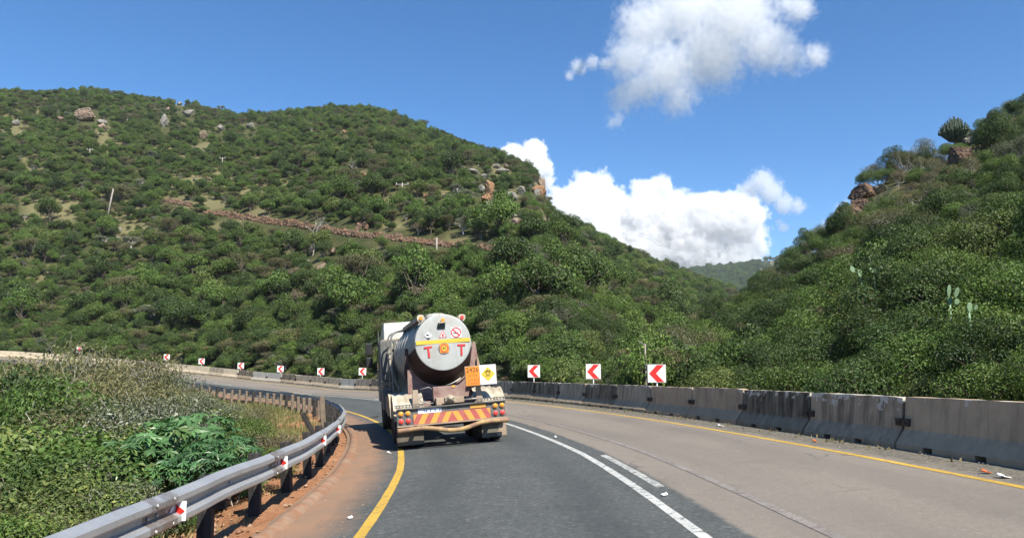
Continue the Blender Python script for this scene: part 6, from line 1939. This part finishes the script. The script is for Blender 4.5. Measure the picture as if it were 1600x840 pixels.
# ------------------------------------------------------------------ clouds (real volumes, kilometres away)
def cloud_mat(name, dens, col=(1, 1, 1)):
    m = bpy.data.materials.new(name); m.use_nodes = True
    nt = m.node_tree; nt.nodes.clear()
    out = nt.nodes.new('ShaderNodeOutputMaterial')
    pv = nt.nodes.new('ShaderNodeVolumePrincipled')
    at_ = nn(nt, 'ShaderNodeAttribute', attribute_name='density')
    nt.links.new(mathn(nt, 'MULTIPLY', at_.outputs['Fac'], dens), pv.inputs['Density'])
    pv.inputs['Density Attribute'].default_value = ''
    pv.inputs['Color'].default_value = (.988, .988, .99, 1)
    pv.inputs['Anisotropy'].default_value = -.15
    nt.links.new(pv.outputs[0], out.inputs['Volume'])
    return m
def cloud(label, blobs, D, dens, res, amp=.55, freq=1.0, soft=.25, seed=0, depth=.6, cut=0.0, squash=1.0):
    """blobs: (px, py, radius px). Sum of noisy balls evaluated into a voxel grid"""
    rr = random.Random(seed)
    k_ = D / FPX; B = []
    for px, py, rp in blobs:
        r_ = rp * k_
        c = at(px, py, D + rr.uniform(-depth, depth) * r_)
        B.append((c, r_))
    lo = np.min([c - r_ * 1.35 for c, r_ in B], 0); hi = np.max([c + r_ * 1.35 for c, r_ in B], 0)
    ctr = (lo + hi) / 2
    me = bpy.data.volumes.new('cloud')
    o = bpy.data.objects.new('cloud', me); link(o); o.location = ctr
    lo = lo - ctr; hi = hi - ctr
    ng = bpy.data.node_groups.new('cloud', 'GeometryNodeTree')
    ng.interface.new_socket('Geometry', in_out='INPUT', socket_type='NodeSocketGeometry')
    ng.interface.new_socket('Geometry', in_out='OUTPUT', socket_type='NodeSocketGeometry')
    go = ng.nodes.new('NodeGroupOutput')
    pos = ng.nodes.new('GeometryNodeInputPosition').outputs[0]
    rm = float(np.mean([r_ for c, r_ in B]))
    # warp the position a little so that balls do not read as balls
    wn = ng.nodes.new('ShaderNodeTexNoise'); ng.links.new(pos, wn.inputs['Vector'])
    wn.inputs['Scale'].default_value = 1.1 * freq / rm; wn.inputs['Detail'].default_value = 2
    sub = ng.nodes.new('ShaderNodeVectorMath'); sub.operation = 'SUBTRACT'; ng.links.new(wn.outputs['Color'], sub.inputs[0]); sub.inputs[1].default_value = (.5, .5, .5)
    mul = ng.nodes.new('ShaderNodeVectorMath'); mul.operation = 'SCALE'; ng.links.new(sub.outputs[0], mul.inputs[0]); mul.inputs['Scale'].default_value = rm * .9
    ad = ng.nodes.new('ShaderNodeVectorMath'); ad.operation = 'ADD'; ng.links.new(pos, ad.inputs[0]); ng.links.new(mul.outputs[0], ad.inputs[1])
    wp = ad.outputs[0]
    acc = None
    for c, r_ in B:
        c = c - ctr
        ds = ng.nodes.new('ShaderNodeVectorMath'); ds.operation = 'DISTANCE'
        ng.links.new(wp, ds.inputs[0]); ds.inputs[1].default_value = tuple(map(float, c))
        md = ng.nodes.new('ShaderNodeMath'); md.operation = 'DIVIDE'; ng.links.new(ds.outputs['Value'], md.inputs[0]); md.inputs[1].default_value = r_
        if acc is None: acc = md.outputs[0]
        else:
            sm = ng.nodes.new('ShaderNodeMath'); sm.operation = 'SMOOTH_MIN'
            ng.links.new(acc, sm.inputs[0]); ng.links.new(md.outputs[0], sm.inputs[1]); sm.inputs[2].default_value = .12
            acc = sm.outputs[0]
    fn = ng.nodes.new('ShaderNodeTexNoise'); ng.links.new(pos, fn.inputs['Vector'])
    fn.inputs['Scale'].default_value = 2.6 * freq / rm; fn.inputs['Detail'].default_value = 7; fn.inputs['Roughness'].default_value = .64
    def M(op, a, b):
        n_ = ng.nodes.new('ShaderNodeMath'); n_.operation = op
        for i, v in enumerate((a, b)):
            if isinstance(v, bpy.types.NodeSocket): ng.links.new(v, n_.inputs[i])
            else: n_.inputs[i].default_value = v
        return n_.outputs[0]
    f = M('ADD', M('SUBTRACT', 1.0 - cut, acc), M('MULTIPLY', M('SUBTRACT', fn.outputs[0], .5), amp * 2.2))
    f = M('DIVIDE', f, soft)
    cl_ = ng.nodes.new('ShaderNodeClamp'); ng.links.new(f, cl_.inputs[0])
    vc = ng.nodes.new('GeometryNodeVolumeCube')
    ng.links.new(cl_.outputs[0], vc.inputs['Density'])
    vc.inputs['Min'].default_value = tuple(map(float, lo)); vc.inputs['Max'].default_value = tuple(map(float, hi))
    ext = hi - lo; vs = max(ext) / res
    for nm, e_ in zip(('Resolution X', 'Resolution Y', 'Resolution Z'), ext): vc.inputs[nm].default_value = max(8, int(e_ / vs))
    mt = ng.nodes.new('GeometryNodeSetMaterial'); ng.links.new(vc.outputs[0], mt.inputs['Geometry'])
    mat_ = cloud_mat('cloud_vapour', dens / k_)
    mt.inputs['Material'].default_value = mat_
    me.materials.append(mat_)
    ng.links.new(mt.outputs[0], go.inputs[0])
    md = o.modifiers.new('vapour', 'NODES'); md.node_group = ng
    return tag(o, label, 'cloud')
cloud('tall bright white cumulus rising behind the gap between the two hills', [(880, 330, 38), (925, 305, 40), (960, 330, 36), (915, 355, 60), (1010, 305, 26), (1030, 292, 20), (1015, 345, 48), (1060, 350, 52), (1110, 345, 44), (1150, 345, 46), (1165, 385, 34), (1080, 395, 55), (1000, 395, 60), (930, 405, 60), (1130, 405, 50)], 5200, .06, 250, .46, 2.0, .08, 1, .25)
cloud('white cumulus peeping over the shoulder of the left hill', [(800, 246, 24), (835, 238, 22), (845, 262, 20), (815, 268, 34), (785, 250, 18), (850, 282, 18)], 5000, .08, 200, .44, 1.7, .08, 2, .3)
cloud('big loose white cloud with grey underside high in the sky', [(1010, 40, 55), (1070, 10, 75), (1150, 20, 75), (1200, 70, 50), (1110, 80, 70), (1040, 110, 55), (985, 90, 45), (975, 150, 32), (1060, 150, 36), (965, 185, 18), (1235, 90, 32), (1000, 135, 40)], 2600, .024, 220, 1.0, 1.9, .55, 3, .5, .04)
cloud('small ragged white cloud right of the tall cumulus', [(1190, 285, 22), (1205, 300, 22), (1175, 295, 18), (1225, 318, 18), (1245, 322, 14)], 4200, .04, 180, .85, 1.6, .4, 4)
cloud('tiny white wisp under the small ragged cloud', [(1224, 355, 9), (1216, 347, 6)], 4200, .06, 60, .7, 1.0, .5, 5)
cloud('thin torn wisp left of the big loose cloud', [(905, 105, 16), (925, 98, 14), (890, 118, 10), (945, 100, 12)], 2600, .05, 120, .9, 1.2, .6, 6)
cloud('thin wisp right of the big loose cloud near the top edge', [(1250, 12, 26), (1275, 88, 22), (1230, 5, 18)], 2600, .045, 120, .85, 1.2, .7, 7)
cloud('faint flat wisp beside the right-hand cliff', [(1312, 325, 10), (1290, 350, 9), (1322, 318, 8)], 4200, .03, 70, .8, 1.0, .6, 8)

# ------------------------------------------------------------------ haze
hz = MB().box((0, 0, 110), (4800, 4800, 320))
hm = bpy.data.materials.new('haze'); hm.use_nodes = True
hm.node_tree.nodes.clear()
ho = hm.node_tree.nodes.new('ShaderNodeOutputMaterial'); hv = hm.node_tree.nodes.new('ShaderNodeVolumePrincipled')
hv.inputs['Density'].default_value = .0001
hv.inputs['Color'].default_value = (.80, .88, 1.0, 1)
hm.node_tree.links.new(hv.outputs[0], ho.inputs['Volume'])
h_ = hz.build('haze', hm)
tag(h_, 'thin blue summer haze in the valley air', None, None, 'stuff')
